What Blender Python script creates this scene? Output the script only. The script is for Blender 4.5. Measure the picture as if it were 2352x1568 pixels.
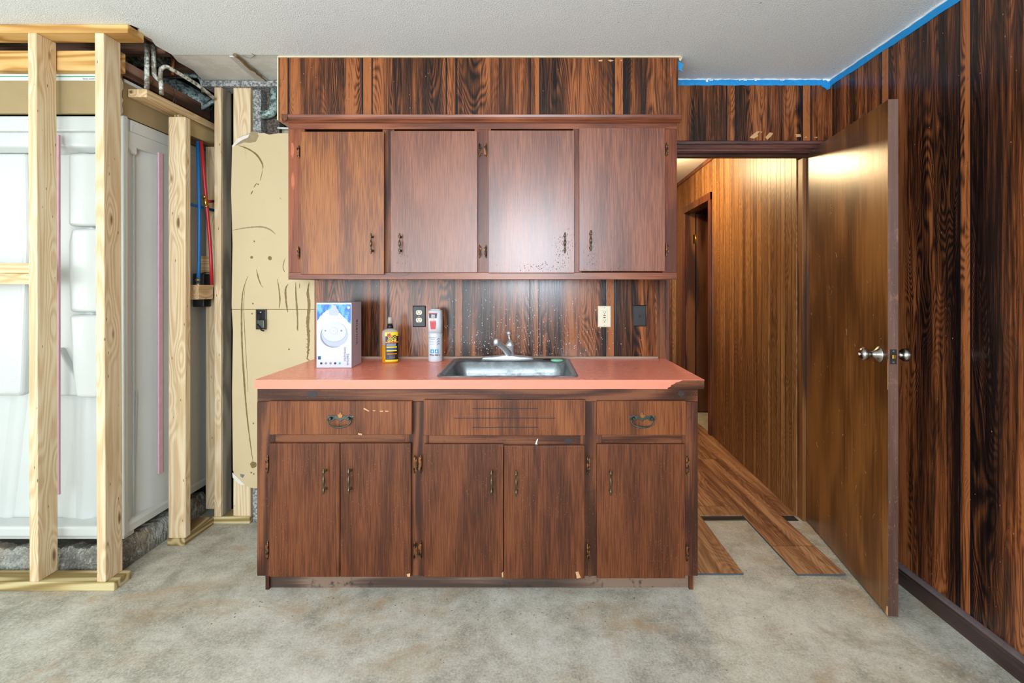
import bpy, bmesh, math, random
from mathutils import Vector, Matrix
for o in list(bpy.data.objects): bpy.data.objects.remove(o)
S = bpy.context.scene
COL = S.collection
random.seed(7)
F = 1120.0            # focal length in pixels of the 2352 px wide frame
CZ = 1.31             # camera height
# ------------------------------------------------------------------ camera
cd = bpy.data.cameras.new('camera'); cam = bpy.data.objects.new('camera', cd); COL.objects.link(cam)
cam.location = (0, 0, CZ); cam.rotation_euler = (math.pi/2, 0, 0)
cd.sensor_width = 36; cd.lens = 36*F/2352; cd.shift_x = -39/2352; cd.shift_y = -129/2352
cd.clip_start = .02
S.camera = cam
# ------------------------------------------------------------------ world, lights, exposure
w = bpy.data.worlds.new('world'); S.world = w; w.use_nodes = True
w.node_tree.nodes['Background'].inputs[0].default_value = (.75, .88, 1, 1)
w.node_tree.nodes['Background'].inputs[1].default_value = .6
def area(name, loc, rot, sx, sy, power, col, spec=1.0):
    l = bpy.data.lights.new(name, 'AREA'); l.shape = 'RECTANGLE'; l.size = sx; l.size_y = sy
    l.energy = power; l.color = col; l.specular_factor = spec
    o = bpy.data.objects.new(name, l); COL.objects.link(o); o.location = loc; o.rotation_euler = rot; return o
R = math.radians
area('daylight_rear_window', (.05, -1.95, 1.72), (R(97), 0, 0), 1.0, 1.15, 86, (.78, .89, 1.0))
area('added_fill_rear_left', (-1.9, -1.95, 1.2), (R(110), 0, R(-10)), 2.2, 2.1, 64, (.91, .965, 1.0))  # added soft fill, tilted up to brighten the ceiling
area('added_fill_left', (-4.05, .0, 1.45), (0, R(-105), 0), 1.4, 1.8, 22, (.92, .98, 1.0))  # added fill from the left, the wall behind it has no opening
def bulb(name, loc, power, col, r=.06):
    l = bpy.data.lights.new(name, 'POINT'); l.energy = power; l.color = col; l.shadow_soft_size = r
    o = bpy.data.objects.new(name, l); COL.objects.link(o); o.location = loc; return o
bulb('hall_lamp_light', (1.02, 4.15, 2.29), 28, (1.0, .72, .38), .05)
S.view_settings.view_transform = 'Standard'; S.view_settings.look = 'None'
S.view_settings.gamma = 1; S.view_settings.use_curve_mapping = False
S.view_settings.exposure = 0.55

# ================================================================== node helpers
def lin(c):
    return tuple(((v/255)/12.92 if v/255 <= .04045 else ((v/255+.055)/1.055)**2.4) for v in c) + (1,)
class Mat:
    def __init__(s, name):
        s.m = bpy.data.materials.new(name); s.m.use_nodes = True; s.t = s.m.node_tree
        s.b = s.t.nodes['Principled BSDF']
        s.tc = None
    def n(s, typ, ins=None, **pr):
        nd = s.t.nodes.new(typ)
        for k, v in pr.items(): setattr(nd, k, v)
        for k, v in (ins or {}).items(): s.set(nd.inputs[k], v)
        return nd
    def set(s, sock, v):
        if hasattr(v, 'is_output') or isinstance(v, bpy.types.NodeSocket): s.t.links.new(v, sock)
        else: sock.default_value = v
    def M(s, op, a, b=0.0, c=0.0):
        return s.n('ShaderNodeMath', {0: a, 1: b, 2: c}, operation=op).outputs[0]
    def coord(s, rnd=True):
        c = s.n('ShaderNodeTexCoord').outputs['Object']
        if rnd:
            oi = s.n('ShaderNodeObjectInfo').outputs['Random']
            v = s.n('ShaderNodeCombineXYZ', {0: s.M('MULTIPLY', oi, 37.), 1: s.M('MULTIPLY', oi, 53.), 2: s.M('MULTIPLY', oi, 19.)}).outputs[0]
            c = s.n('ShaderNodeVectorMath', {0: c, 1: v}, operation='ADD').outputs[0]
        return c
    def scale(s, v, x, y, z):
        return s.n('ShaderNodeVectorMath', {0: v, 1: (x, y, z)}, operation='MULTIPLY').outputs[0]
    def noise(s, v, sc, det=3., rough=.55, dist=0.):
        return s.n('ShaderNodeTexNoise', {'Vector': v, 'Scale': sc, 'Detail': det, 'Roughness': rough, 'Distortion': dist}).outputs[0]
    def voro(s, v, sc, feat='F1'):
        return s.n('ShaderNodeTexVoronoi', {'Vector': v, 'Scale': sc}, feature=feat).outputs['Distance']
    def ramp(s, f, stops):
        r = s.n('ShaderNodeValToRGB', {0: f}); e = r.color_ramp.elements
        while len(e) < len(stops): e.new(.5)
        for i, (p, c) in enumerate(stops):
            e[i].position = p; e[i].color = c if len(c) == 4 else lin(c)
        return r.outputs[0]
    def step(s, f, a, b):      # smooth mask rising from a to b
        return s.n('ShaderNodeMapRange', {0: f, 1: a, 2: b, 3: 0., 4: 1.}, interpolation_type='SMOOTHSTEP').outputs[0]
    def mix(s, f, a, b, mode='MIX'):
        nd = s.n('ShaderNodeMix', data_type='RGBA', blend_type=mode)
        s.set(nd.inputs[0], f); s.set(nd.inputs[6], a if not isinstance(a, tuple) or len(a) == 4 else lin(a))
        s.set(nd.inputs[7], b if not isinstance(b, tuple) or len(b) == 4 else lin(b)); return nd.outputs[2]
    def out(s, col=None, rough=.5, bump=None, bs=.3, bd=.002, metal=0., spec=.5, coat=0., crough=.1):
        if col is not None: s.set(s.b.inputs['Base Color'], col if not isinstance(col, tuple) or len(col) == 4 else lin(col))
        s.set(s.b.inputs['Roughness'], rough); s.set(s.b.inputs['Metallic'], metal)
        s.set(s.b.inputs['Specular IOR Level'], spec); s.set(s.b.inputs['Coat Weight'], coat); s.set(s.b.inputs['Coat Roughness'], crough)
        if bump is not None:
            s.set(s.b.inputs['Normal'], s.n('ShaderNodeBump', {'Height': bump, 'Strength': bs, 'Distance': bd}).outputs[0])
        return s.m
def plain(name, rgb, rough=.5, metal=0., spec=.5, coat=0., var=.12, vs=30.):
    m = Mat(name); c = m.coord()
    n = m.noise(c, vs, 4)
    a = lin(rgb); d = tuple(x*(1-var) for x in a[:3])+(1,); b = tuple(min(1, x*(1+var)) for x in a[:3])+(1,)
    return m.out(m.mix(n, d, b), rough, n, .06, .001, metal, spec, coat)

AX = {'X': (0, 1, 2), 'Y': (1, 0, 2), 'Z': (2, 0, 1)}
def wood(name, cols, axis='Z', nscale=3.5, aniso=.12, rings=22., fib=160., fibamt=.35, knots=0., rough=.45, coat=0.,
         blotch=.35, speck=0., speckcol=(200,170,140), bump=.25, crough=.2, ringamt=.6, rnd=True, spec=.5, wear=0., wearcol=(40,28,24), con=(.36,.64), dots=0.):
    m = Mat(name); c = m.coord(rnd)
    def sc(a, b):   # a along the grain, b across
        v = [b, b, b]; v['XYZ'.index(axis)] = a; return v
    f = m.noise(m.scale(c, *sc(aniso*nscale, nscale)), 1., 2., .45)
    kn = None
    if knots:
        kd = m.voro(m.scale(c, *sc(2.6, 9.)), knots)
        kn = m.step(kd, .13, .05)
        f = m.M('ADD', f, m.M('MULTIPLY', m.step(kd, .5, .0), .10))
    ring = m.M('MULTIPLY_ADD', m.M('SINE', m.M('MULTIPLY', f, rings*6.283)), .5, .5)
    fibn = m.noise(m.scale(c, *sc(fib*.035, fib)), 1., 3., .6)
    bl = m.noise(m.scale(c, *sc(1.6, 5.)), 1., 3., .5)
    v = m.M('ADD', m.M('MULTIPLY', ring, ringamt*.5), m.M('MULTIPLY', fibn, fibamt))
    v = m.M('ADD', v, m.M('MULTIPLY', bl, blotch))
    tot = ringamt*.5+fibamt+blotch
    v = m.step(m.M('DIVIDE', v, tot), con[0], con[1])
    col = m.ramp(v, [(i/(len(cols)-1), q) for i, q in enumerate(cols)])
    if knots:
        col = m.mix(m.M('MULTIPLY', kn, .85), col, (96, 62, 38))
    if dots:
        dt = m.step(m.voro(m.scale(c, *sc(9., 34.)), 1.), .085, .05)
        col = m.mix(m.M('MULTIPLY', dt, dots), col, (84, 54, 36))
    if speck:
        sp = m.step(m.voro(m.scale(c, *sc(60., 130.)), 1.), .16, .08)
        spm = m.M('MULTIPLY', sp, m.step(m.noise(c, 9., 3.), .45, .62))
        col = m.mix(m.M('MULTIPLY', spm, speck), col, speckcol)
    if wear:
        wn = m.step(m.noise(c, 16., 5., .7), .56, .68)
        col = m.mix(m.M('MULTIPLY', wn, wear), col, wearcol)
    rr = m.M('ADD', rough-.06, m.M('MULTIPLY', fibn, .14))
    return m.out(col, rr, m.M('ADD', fibn, m.M('MULTIPLY', ring, .25)), bump, .001, 0, spec, coat, crough)

def rosewood(name, u, phase, groove=True, gain=1.0):
    m = Mat(name); c = m.coord(False)
    sp = m.n('ShaderNodeSeparateXYZ', {0: c}); U = sp.outputs[u]; Z = sp.outputs[2]
    P = .411
    q = m.M('DIVIDE', m.M('SUBTRACT', U, phase), P)
    cell = m.M('FLOOR', m.M('ADD', q, .5))
    d = m.M('MULTIPLY', m.M('ABSOLUTE', m.M('SUBTRACT', q, cell)), P)     # metres from strip centre
    strip = m.M('LESS_THAN', d, .0235)
    pan = m.M('FLOOR', q)
    seed = m.M('ADD', m.M('MULTIPLY', pan, 13.37), m.M('MULTIPLY', strip, 5.71))
    vec = m.n('ShaderNodeCombineXYZ', {0: m.M('MULTIPLY', U, 5.0), 1: m.M('MULTIPLY', Z, .62), 2: seed}).outputs[0]
    f = m.noise(vec, 1., 2.5, .5, .35)
    ring = m.M('MULTIPLY_ADD', m.M('SINE', m.M('MULTIPLY', f, 6.283*62)), .5, .5)
    fine = m.n('ShaderNodeCombineXYZ', {0: m.M('MULTIPLY', U, 190.), 1: m.M('MULTIPLY', Z, 5.), 2: seed}).outputs[0]
    fn = m.noise(fine, 1., 3., .65)
    mid = m.n('ShaderNodeCombineXYZ', {0: m.M('MULTIPLY', U, 62.), 1: m.M('MULTIPLY', Z, 2.2), 2: m.M('ADD', seed, 3.3)}).outputs[0]
    mn = m.noise(mid, 1., 2., .5, .4)
    big = m.n('ShaderNodeCombineXYZ', {0: m.M('MULTIPLY', U, 11.), 1: m.M('MULTIPLY', Z, .35), 2: m.M('ADD', seed, 9.1)}).outputs[0]
    bn = m.noise(big, 1., 1.5, .5)
    zone = m.step(m.noise(m.n('ShaderNodeCombineXYZ', {0: m.M('MULTIPLY', U, 7.), 1: m.M('MULTIPLY', Z, .9), 2: m.M('ADD', seed, 21.)}).outputs[0], 1., 1.), .44, .58)
    rg = m.M('ADD', .5, m.M('MULTIPLY', m.M('SUBTRACT', m.M('POWER', ring, .7), .5), m.M('ADD', .25, m.M('MULTIPLY', zone, .75))))
    v = m.M('ADD', m.M('ADD', m.M('MULTIPLY', rg, .23), .035), m.M('MULTIPLY', fn, .58))
    v = m.M('ADD', v, m.M('MULTIPLY', mn, .55))
    v = m.M('ADD', v, m.M('MULTIPLY', m.M('SUBTRACT', bn, .5), 1.0))
    v = m.M('ADD', v, m.M('MULTIPLY', strip, .14))
    edge = m.M('MULTIPLY', m.step(d, .075, .028), m.M('SUBTRACT', 1., strip))
    v = m.M('SUBTRACT', v, m.M('MULTIPLY', edge, .16))
    v = m.step(v, .30, .98)
    def g(c3): return tuple(min(255, x*gain) for x in c3)
    col = m.ramp(v, [(0, g((16,11,12))), (.25, g((40,24,18))), (.55, g((76,43,25))), (.8, g((122,68,37))), (1, g((160,96,54)))])
    gr = m.step(m.M('ABSOLUTE', m.M('SUBTRACT', d, .0235)), .0046, .0026)
    col = m.mix(gr, col, (16, 18, 24))
    # small worm marks and pale paint flecks
    wm = m.n('ShaderNodeCombineXYZ', {0: m.M('MULTIPLY', U, 60.), 1: m.M('MULTIPLY', Z, 24.), 2: 0.}).outputs[0]
    fl = m.step(m.n('ShaderNodeTexVoronoi', {'Vector': wm, 'Scale': 1.}).outputs['Distance'], .09, .05)
    col = m.mix(m.M('MULTIPLY', fl, .8), col, (24, 14, 12))
    fk = m.n('ShaderNodeCombineXYZ', {0: m.M('MULTIPLY', U, 26.), 1: m.M('MULTIPLY', Z, 18.), 2: 4.}).outputs[0]
    f2 = m.step(m.n('ShaderNodeTexVoronoi', {'Vector': fk, 'Scale': 1.}).outputs['Distance'], .055, .035)
    col = m.mix(m.M('MULTIPLY', f2, .5), col, (196, 160, 130))
    h = m.M('SUBTRACT', m.M('MULTIPLY', fn, .3), m.M('MULTIPLY', gr, 1.4))
    return m.out(col, m.M('ADD', .14, m.M('MULTIPLY', fn, .16)), h, .3, .0015, 0, .45)

def golden(name, u):
    m = Mat(name); c = m.coord(False)
    sp = m.n('ShaderNodeSeparateXYZ', {0: c}); U = sp.outputs[u]; Z = sp.outputs[2]
    # random width planks: grooves at repeating uneven offsets within .406 m
    P = .406
    fr = m.M('MULTIPLY', m.M('FRACT', m.M('DIVIDE', m.M('ADD', U, 10.), P)), P)
    gr = None; pid = None
    for g in (.012, .098, .142, .232, .312, .365):
        k = m.step(m.M('ABSOLUTE', m.M('SUBTRACT', fr, g)), .0034, .0012)
        gr = k if gr is None else m.M('MAXIMUM', gr, k)
        s_ = m.M('GREATER_THAN', fr, g)
        pid = s_ if pid is None else m.M('ADD', pid, s_)
    seed = m.M('ADD', m.M('MULTIPLY', pid, 3.77), m.M('MULTIPLY', m.M('FLOOR', m.M('DIVIDE', m.M('ADD', U, 10.), P)), 11.3))
    vec = m.n('ShaderNodeCombineXYZ', {0: m.M('MULTIPLY', U, 9.), 1: m.M('MULTIPLY', Z, 1.1), 2: seed}).outputs[0]
    f = m.noise(vec, 1., 2., .5, .3)
    ring = m.M('MULTIPLY_ADD', m.M('SINE', m.M('MULTIPLY', f, 6.283*34)), .5, .5)
    fine = m.n('ShaderNodeCombineXYZ', {0: m.M('MULTIPLY', U, 90.), 1: m.M('MULTIPLY', Z, 2.), 2: seed}).outputs[0]
    fn = m.noise(fine, 1., 3., .6)
    tone = m.noise(m.n('ShaderNodeCombineXYZ', {0: seed, 1: 0., 2: m.M('MULTIPLY', Z, .3)}).outputs[0], 1.7, 1.)
    v = m.M('ADD', m.M('MULTIPLY', ring, .16), m.M('ADD', m.M('MULTIPLY', fn, .5), m.M('MULTIPLY', tone, .7)))
    v = m.step(v, .40, 1.0)
    col = m.ramp(v, [(0, (84,52,28)), (.4, (136,92,52)), (1, (186,138,84))])
    kv = m.n('ShaderNodeCombineXYZ', {0: m.M('MULTIPLY', U, 9.), 1: m.M('MULTIPLY', Z, 2.4), 2: seed}).outputs[0]
    kn = m.step(m.n('ShaderNodeTexVoronoi', {'Vector': kv, 'Scale': 1.}).outputs['Distance'], .10, .03)
    col = m.mix(m.M('MULTIPLY', kn, .8), col, (70, 40, 20))
    col = m.mix(gr, col, (40, 22, 12))
    return m.out(col, .40, m.M('SUBTRACT', m.M('MULTIPLY', fn, .2), gr), .4, .002)

def laminate_floor(name):
    m = Mat(name); c = m.coord(False)
    sp = m.n('ShaderNodeSeparateXYZ', {0: c}); U = sp.outputs[0]; Y = sp.outputs[1]
    q = m.M('DIVIDE', m.M('SUBTRACT', U, 1.212), .2165)
    row = m.M('FLOOR', q)
    fq = m.M('SUBTRACT', q, row)
    yy = m.M('DIVIDE', m.M('ADD', Y, m.M('MULTIPLY', row, .437)), 1.22)
    seed = m.M('ADD', m.M('MULTIPLY', row, 7.1), m.M('MULTIPLY', m.M('FLOOR', yy), 3.3))
    seam = m.M('MAXIMUM', m.step(m.M('ABSOLUTE', m.M('SUBTRACT', fq, .5)), .487, .497),
               m.step(m.M('ABSOLUTE', m.M('SUBTRACT', m.M('FRACT', yy), .5)), .4975, .4995))
    vec = m.n('ShaderNodeCombineXYZ', {0: m.M('MULTIPLY', U, 6.), 1: m.M('MULTIPLY', Y, .9), 2: seed}).outputs[0]
    f = m.noise(vec, 1., 2.5, .5, .3)
    ring = m.M('MULTIPLY_ADD', m.M('SINE', m.M('MULTIPLY', f, 6.283*36)), .5, .5)
    fn = m.noise(m.n('ShaderNodeCombineXYZ', {0: m.M('MULTIPLY', U, 170.), 1: m.M('MULTIPLY', Y, 5.), 2: seed}).outputs[0], 1., 3.)
    mn = m.noise(m.n('ShaderNodeCombineXYZ', {0: m.M('MULTIPLY', U, 22.), 1: m.M('MULTIPLY', Y, 1.2), 2: seed}).outputs[0], 1., 2.)
    v = m.step(m.M('ADD', m.M('ADD', m.M('MULTIPLY', ring, .09), m.M('MULTIPLY', fn, .34)), m.M('MULTIPLY', mn, .75)), .34, .86)
    col = m.ramp(v, [(0, (104,66,42)), (.35, (150,104,70)), (.7, (182,136,96)), (1, (204,160,118))])
    col = m.mix(m.M('MULTIPLY', seam, .7), col, (60, 40, 30))
    return m.out(col, .42, m.M('SUBTRACT', m.M('MULTIPLY', fn, .2), seam), .2, .001)

def concrete(name, base=((140,136,122),(184,179,163),(211,207,194)), rust=.75):
    m = Mat(name); c = m.coord(False)
    a = m.noise(c, 1.6, 7., .62, .4); b = m.noise(c, 9., 6., .65); d = m.noise(c, 120., 3., .6)
    v = m.step(m.M('ADD', m.M('ADD', m.M('MULTIPLY', a, .5), m.M('MULTIPLY', b, .42)), m.M('MULTIPLY', d, .34)), .44, .80)
    col = m.ramp(v, [(0, base[0]), (.5, base[1]), (1, base[2])])
    fg = m.noise(c, 46., 5., .75)
    col = m.mix(m.M('MULTIPLY', m.step(fg, .54, .66), .28), col, (120, 116, 104)); col = m.mix(m.M('MULTIPLY', m.step(fg, .46, .36), .30), col, (222, 220, 210))
    st = m.M('MULTIPLY', m.step(m.noise(m.scale(c, 1., 1.6, 1), 1.9, 7., .7, .6), .50, .68), rust)
    col = m.mix(st, col, (176, 148, 112))
    gr = m.M('MULTIPLY', m.step(m.noise(m.scale(c, 1.3, 1., 1), 3.1, 6., .65, .5), .55, .68), .45)
    col = m.mix(gr, col, (124, 120, 108))
    wh = m.M('MULTIPLY', m.step(m.noise(m.scale(c, .8, 1.9, 1), 2.4, 6., .7, .8), .60, .72), .5)
    col = m.mix(wh, col, (208, 210, 206))
    p = m.M('MULTIPLY', m.step(m.voro(c, 24.), .10, .04), m.step(m.noise(c, 3.3, 2.), .5, .6))
    col = m.mix(m.M('MULTIPLY', p, .7), col, (82, 78, 72))
    p2 = m.step(m.voro(m.scale(c, 1, 1.3, 1), 15.), .05, .03)
    col = m.mix(m.M('MULTIPLY', p2, .7), col, (222, 222, 216))
    pit = m.step(m.voro(c, 140.), .22, .1)
    h = m.M('SUBTRACT', m.M('ADD', m.M('MULTIPLY', b, .9), m.M('MULTIPLY', d, .5)), m.M('MULTIPLY', pit, .25))
    return m.out(col, .62, h, .45, .004, 0, .35)

def ceiling_tex(name):
    m = Mat(name); c = m.coord(False)
    n = m.noise(c, 165., 3., .6, .6); v = m.voro(c, 190.)
    h = m.M('ADD', m.step(n, .42, .68), m.M('MULTIPLY', v, -.4))
    col = m.mix(m.noise(c, 1.3, 4.), (236, 241, 240), (244, 248, 247))
    col = m.mix(m.M('MULTIPLY', m.step(m.voro(c, 5.5), .03, .015), .6), col, (120, 110, 96))
    return m.out(col, .82, h, .55, .004, 0, .25)

# ================================================================== materials
PAN_B = rosewood('rosewood_panel_back', 0, .030)
PAN_D = rosewood('rosewood_panel_doorhead', 0, 1.097)
PAN_R = rosewood('rosewood_panel_right', 1, 1.830)
GOLD = golden('golden_knotty_panel', 1)
GOLD_E = golden('golden_knotty_panel_end', 0)
LAMF = laminate_floor('oak_laminate_floor')
CONC = concrete('concrete_slab')
CURB = concrete('rough_mortar', ((70,66,60),(122,120,110),(176,178,170)), .4)
CEIL = ceiling_tex('stippled_ceiling')
CAB = wood('brown_stained_cabinet', [(60,29,13),(92,48,24),(116,65,34)], nscale=2.2, rings=9, fib=210, fibamt=.75, blotch=.35, speck=.5, speckcol=(170,126,98), rough=.42, ringamt=.2, con=(.31,.69), spec=.32)
CABD = wood('brown_stained_drawer', [(72,36,16),(112,60,28),(140,82,42)], nscale=2.2, rings=9, fib=190, fibamt=.7, blotch=.6, speck=.3, speckcol=(190,140,100), rough=.4, ringamt=.2, con=(.31,.69), spec=.32)
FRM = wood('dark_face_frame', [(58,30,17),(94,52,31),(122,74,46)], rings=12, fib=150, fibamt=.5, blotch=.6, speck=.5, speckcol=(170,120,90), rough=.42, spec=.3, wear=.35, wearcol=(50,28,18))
FRMX = wood('dark_face_frame_rail', [(58,30,17),(94,52,31),(122,74,46)], axis='X', rings=12, fib=150, fibamt=.5, blotch=.6, speck=.5, speckcol=(170,120,90), rough=.42, spec=.3, wear=.35, wearcol=(50,28,18))
UPP = wood('upper_cabinet_stain', [(84,40,24),(116,62,38),(142,84,56)], nscale=2, rings=8, fib=230, fibamt=.75, blotch=.35, rough=.38, coat=.6, ringamt=.2, speck=.12, crough=.25, bump=.2, con=(.31,.69))
UPO = wood('upper_cabinet_orange_tone', [(78,38,12),(122,64,20),(158,94,36)], nscale=2, rings=8, fib=200, fibamt=.65, blotch=.6, rough=.40, coat=.2, crough=.3, ringamt=.2, bump=.2)  # more orange, less glossy version of the upper door colour
UPF = wood('upper_cabinet_frame_stain', [(84,38,18),(116,56,28),(142,76,42)], axis='Z', rings=8, fib=160, fibamt=.5, blotch=.6, rough=.38, coat=.2, crough=.28, spec=.35, speck=.2, ringamt=.3)
UPFX = wood('upper_cabinet_rail_stain', [(90,43,22),(124,62,34),(148,84,48)], axis='X', rings=8, fib=160, fibamt=.5, blotch=.6, rough=.36, coat=.3, spec=.4, crough=.28, speck=.2, ringamt=.3)
TRM = wood('dark_red_brown_trim', [(52,28,24),(80,46,38),(104,64,54)], axis='X', rings=6, fib=140, rough=.35, coat=.2, ringamt=.2)
TRMZ = wood('dark_red_brown_trim_upright', [(60,28,18),(96,48,28),(122,68,42)], axis='Z', rings=6, fib=140, rough=.35, coat=.2, ringamt=.2)
BASE = wood('dark_baseboard', [(30,18,18),(48,30,28),(74,52,48)], axis='Y', rings=4, fib=120, rough=.30, coat=.3, ringamt=.15, con=(.25,.75))
PINE = wood('pine_framing', [(200,168,126),(220,194,154),(231,212,178)], nscale=5, aniso=.08, rings=26, fib=150, fibamt=.5, knots=1.25, blotch=.4, rough=.62, ringamt=.5, bump=.15, spec=.3, con=(.25,.75), dots=.8)
PINEX = wood('pine_framing_level', [(190,154,106),(216,186,140),(229,206,164)], axis='X', nscale=5, aniso=.08, rings=26, fib=150, fibamt=.5, knots=1.25, blotch=.4, rough=.62, ringamt=.5, bump=.15, spec=.3, con=(.25,.75), dots=.8)
PINEY = wood('pine_framing_deep', [(190,152,106),(212,180,136),(226,202,160)], axis='Y', nscale=5, aniso=.08, rings=26, fib=150, fibamt=.5, knots=1.25, blotch=.4, rough=.62, ringamt=.5, bump=.15, spec=.3, con=(.25,.75), dots=.8)
PINEO = wood('amber_pine', [(176,128,66),(210,164,96),(224,184,120)], axis='X', nscale=5, aniso=.08, rings=11, fib=130, fibamt=.2, knots=.9, blotch=.35, rough=.6, ringamt=.7, spec=.3, con=(.25,.75))
TREAT = wood('treated_pine_green', [(140,118,72),(182,160,108),(204,188,140)], axis='X', nscale=6, aniso=.08, rings=12, fib=120, fibamt=.2, blotch=.3, rough=.65, ringamt=.8, spec=.3, con=(.25,.75))
TREATY = wood('treated_pine_green_deep', [(128,104,66),(164,140,94),(190,170,122)], axis='Y', nscale=6, aniso=.08, rings=12, fib=120, fibamt=.2, blotch=.3, rough=.65, ringamt=.8, spec=.3, con=(.25,.75))
GREYW = wood('weathered_grey_wood', [(130,120,106),(168,156,136),(192,178,156)], rings=9, fib=140, knots=.7, rough=.7, spec=.25, con=(.25,.75))
OLDW = wood('old_dark_joist', [(84,60,48),(128,94,74),(160,124,102)], axis='Y', rings=8, fib=120, rough=.75, spec=.2)
OLDX = wood('old_dark_joist_cross', [(84,60,48),(128,94,74),(160,124,102)], axis='X', rings=8, fib=120, rough=.75, spec=.2)
DOORW = wood('golden_brown_door', [(66,38,17),(106,65,29),(142,92,44)], nscale=2.2, aniso=.35, rings=5, fib=90, fibamt=.55, blotch=.95, rough=.30, coat=.22, ringamt=.3, speck=.15, crough=.28, bump=.1, con=(.33,.67))
DOORE = wood('worn_door_edge', [(66,42,34),(92,64,54),(114,86,76)], nscale=4, rings=4, fib=90, fibamt=.4, blotch=.5, rough=.4, ringamt=.2, wear=.45, wearcol=(150,108,84), con=(.25,.75))
JAMB = wood('orange_jamb', [(66,36,16),(100,60,28),(126,80,42)], rings=6, fib=110, knots=.5, rough=.4)
HDOOR = wood('dark_hall_door', [(56,32,20),(84,50,32),(100,64,42)], rings=5, fib=90, rough=.35)
def coral():
    m = Mat('coral_laminate'); c = m.coord(False)
    n = m.step(m.noise(m.scale(c, 1, 2, 1), 5., 6., .7, .6), .55, .72)
    col = m.mix(m.M('MULTIPLY', n, .35), (255, 150, 124), (250, 172, 150))
    k = m.step(m.voro(c, 30.), .05, .03)
    return m.out(m.mix(m.M('MULTIPLY', k, .5), col, (120, 60, 50)), m.M('ADD', .26, m.M('MULTIPLY', n, .1)), None, .0, .001, 0, .35)
CORAL = coral()
CORE = plain('coral_laminate_edge', (246, 134, 108), .35, var=.03)
def steel():
    m = Mat('worn_stainless'); c = m.coord(False)
    n = m.noise(c, 14., 6., .7); s2 = m.noise(m.scale(c, 6, 90, 90), 1., 3.); wt = m.step(n, .45, .7)
    col = m.mix(wt, (136, 143, 146), (168, 174, 175))
    return m.out(col, m.M('ADD', .2, m.M('ADD', m.M('MULTIPLY', wt, .22), m.M('MULTIPLY', s2, .3))), s2, .08, .001, m.M('SUBTRACT', .75, m.M('MULTIPLY', wt, .2)))
STEEL = steel()
CHROME = plain('brushed_chrome', (232, 236, 240), .34, .8, var=.03)
NICKEL = plain('satin_nickel', (176, 172, 166), .24, 1., var=.04)
BRONZE = plain('aged_bronze', (104, 92, 70), .38, .85, var=.5, vs=160.)
COPPERB = plain('worn_copper_barrel', (170, 108, 60), .35, .9, var=.4, vs=160.)
VERD = plain('dark_verdigris_metal', (78, 82, 76), .36, .8, var=.45, vs=150.)
BRASS = plain('polished_brass', (200, 160, 80), .25, 1.)
BLK = plain('black_plastic', (30, 32, 36), .38)
BLKM = plain('black_gap', (10, 10, 12), .9, spec=.1)
IVORY = plain('ivory_plastic', (226, 218, 190), .4, var=.03)
REDP = plain('red_plastic', (150, 40, 34), .4)
SLOT = plain('slot_dark', (28, 22, 20), .7)
SCREW = plain('screw_metal', (150, 150, 146), .3, .9)
def acrylic():
    m = Mat('white_acrylic'); c = m.coord(False)
    n = m.noise(c, 2.2, 4.)
    return m.out(m.mix(n, (196, 200, 196), (212, 215, 210)), .22, m.noise(c, 30., 2.), .02, .001, 0, .5)
ACRY = acrylic()
PINK = plain('pink_film', (224, 176, 190), .5)
def paint_board():
    m = Mat('cream_painted_board'); c = m.coord(False)
    n = m.noise(c, 3., 5.); d = m.noise(c, 60., 3.)
    col = m.mix(n, (196, 175, 136), (210, 190, 150))
    sc = m.step(m.noise(m.scale(c, 30, 1, 5), 1., 4., .7, 1.), .66, .74)
    col = m.mix(m.M('MULTIPLY', sc, .3), col, (170, 146, 104))
    return m.out(col, .55, d, .08, .001, 0, .4)
CREAM = paint_board()
GYP = plain('torn_plaster', (222, 216, 204), .9, var=.15, vs=90, spec=.2)
GLUE = plain('dried_brown_glue', (124, 100, 58), .6, var=.45, vs=60)
GLUEG = plain('dried_grey_glue', (150, 132, 98), .6, var=.3, vs=60)
KRAFT = plain('brown_board_backing', (164, 144, 106), .85, var=.1, vs=12, spec=.2)
WTAPE = plain('white_board_tape', (222, 226, 222), .6, var=.05)
GREEN = plain('green_ink', (36, 150, 112), .6)
GREYI = plain('grey_ink', (110, 116, 114), .6)
def spatter(name, a, b, sc=60., rough=.6, metal=0.):
    m = Mat(name); c = m.coord(); n = m.step(m.noise(c, sc, 5., .7), .42, .58)
    return m.out(m.mix(n, a, b), rough, n, .3, .002, metal)
SPATW = spatter('spattered_grey_wood', (96,96,94), (176,176,172), 90)
SPATB = spatter('spattered_brown_wood', (58,46,38), (110,96,84), 110)
PIPE = spatter('painted_iron_pipe', (130,120,104), (224,228,216), 34, .55, .1)
PIPEG = spatter('greenish_iron_pipe', (66,82,80), (168,188,182), 40, .5, .2)
PRIMER = spatter('unpainted_ceiling_patch', (216,213,204), (230,227,220), 8)
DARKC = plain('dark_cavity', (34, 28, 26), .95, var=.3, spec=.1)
ROOMW = plain('room_wall_paint', (236, 236, 232), .8, var=.03, spec=.2)
PEXB = plain('blue_pex', (16, 116, 190), .35, var=.05)
PEXR = plain('red_pex', (176, 32, 42), .35, var=.05)
BTAPE = plain('blue_painters_tape', (20, 140, 205), .55, var=.15, vs=60)
WCAULK = plain('white_caulk', (232, 238, 242), .6, var=.03)
TANCAULK = plain('tan_caulk', (206, 192, 160), .7, var=.1)
CHIP = plain('bare_wood_chip', (198, 152, 106), .7, var=.15)
BOXW = plain('white_card', (198, 201, 214), .35, var=.02)
BOXP = plain('pale_card_side', (196, 186, 196), .4, var=.02)
INK = plain('dark_ink', (40, 44, 60), .5)
INKB = plain('blue_ink', (24, 80, 130), .5)
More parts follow.
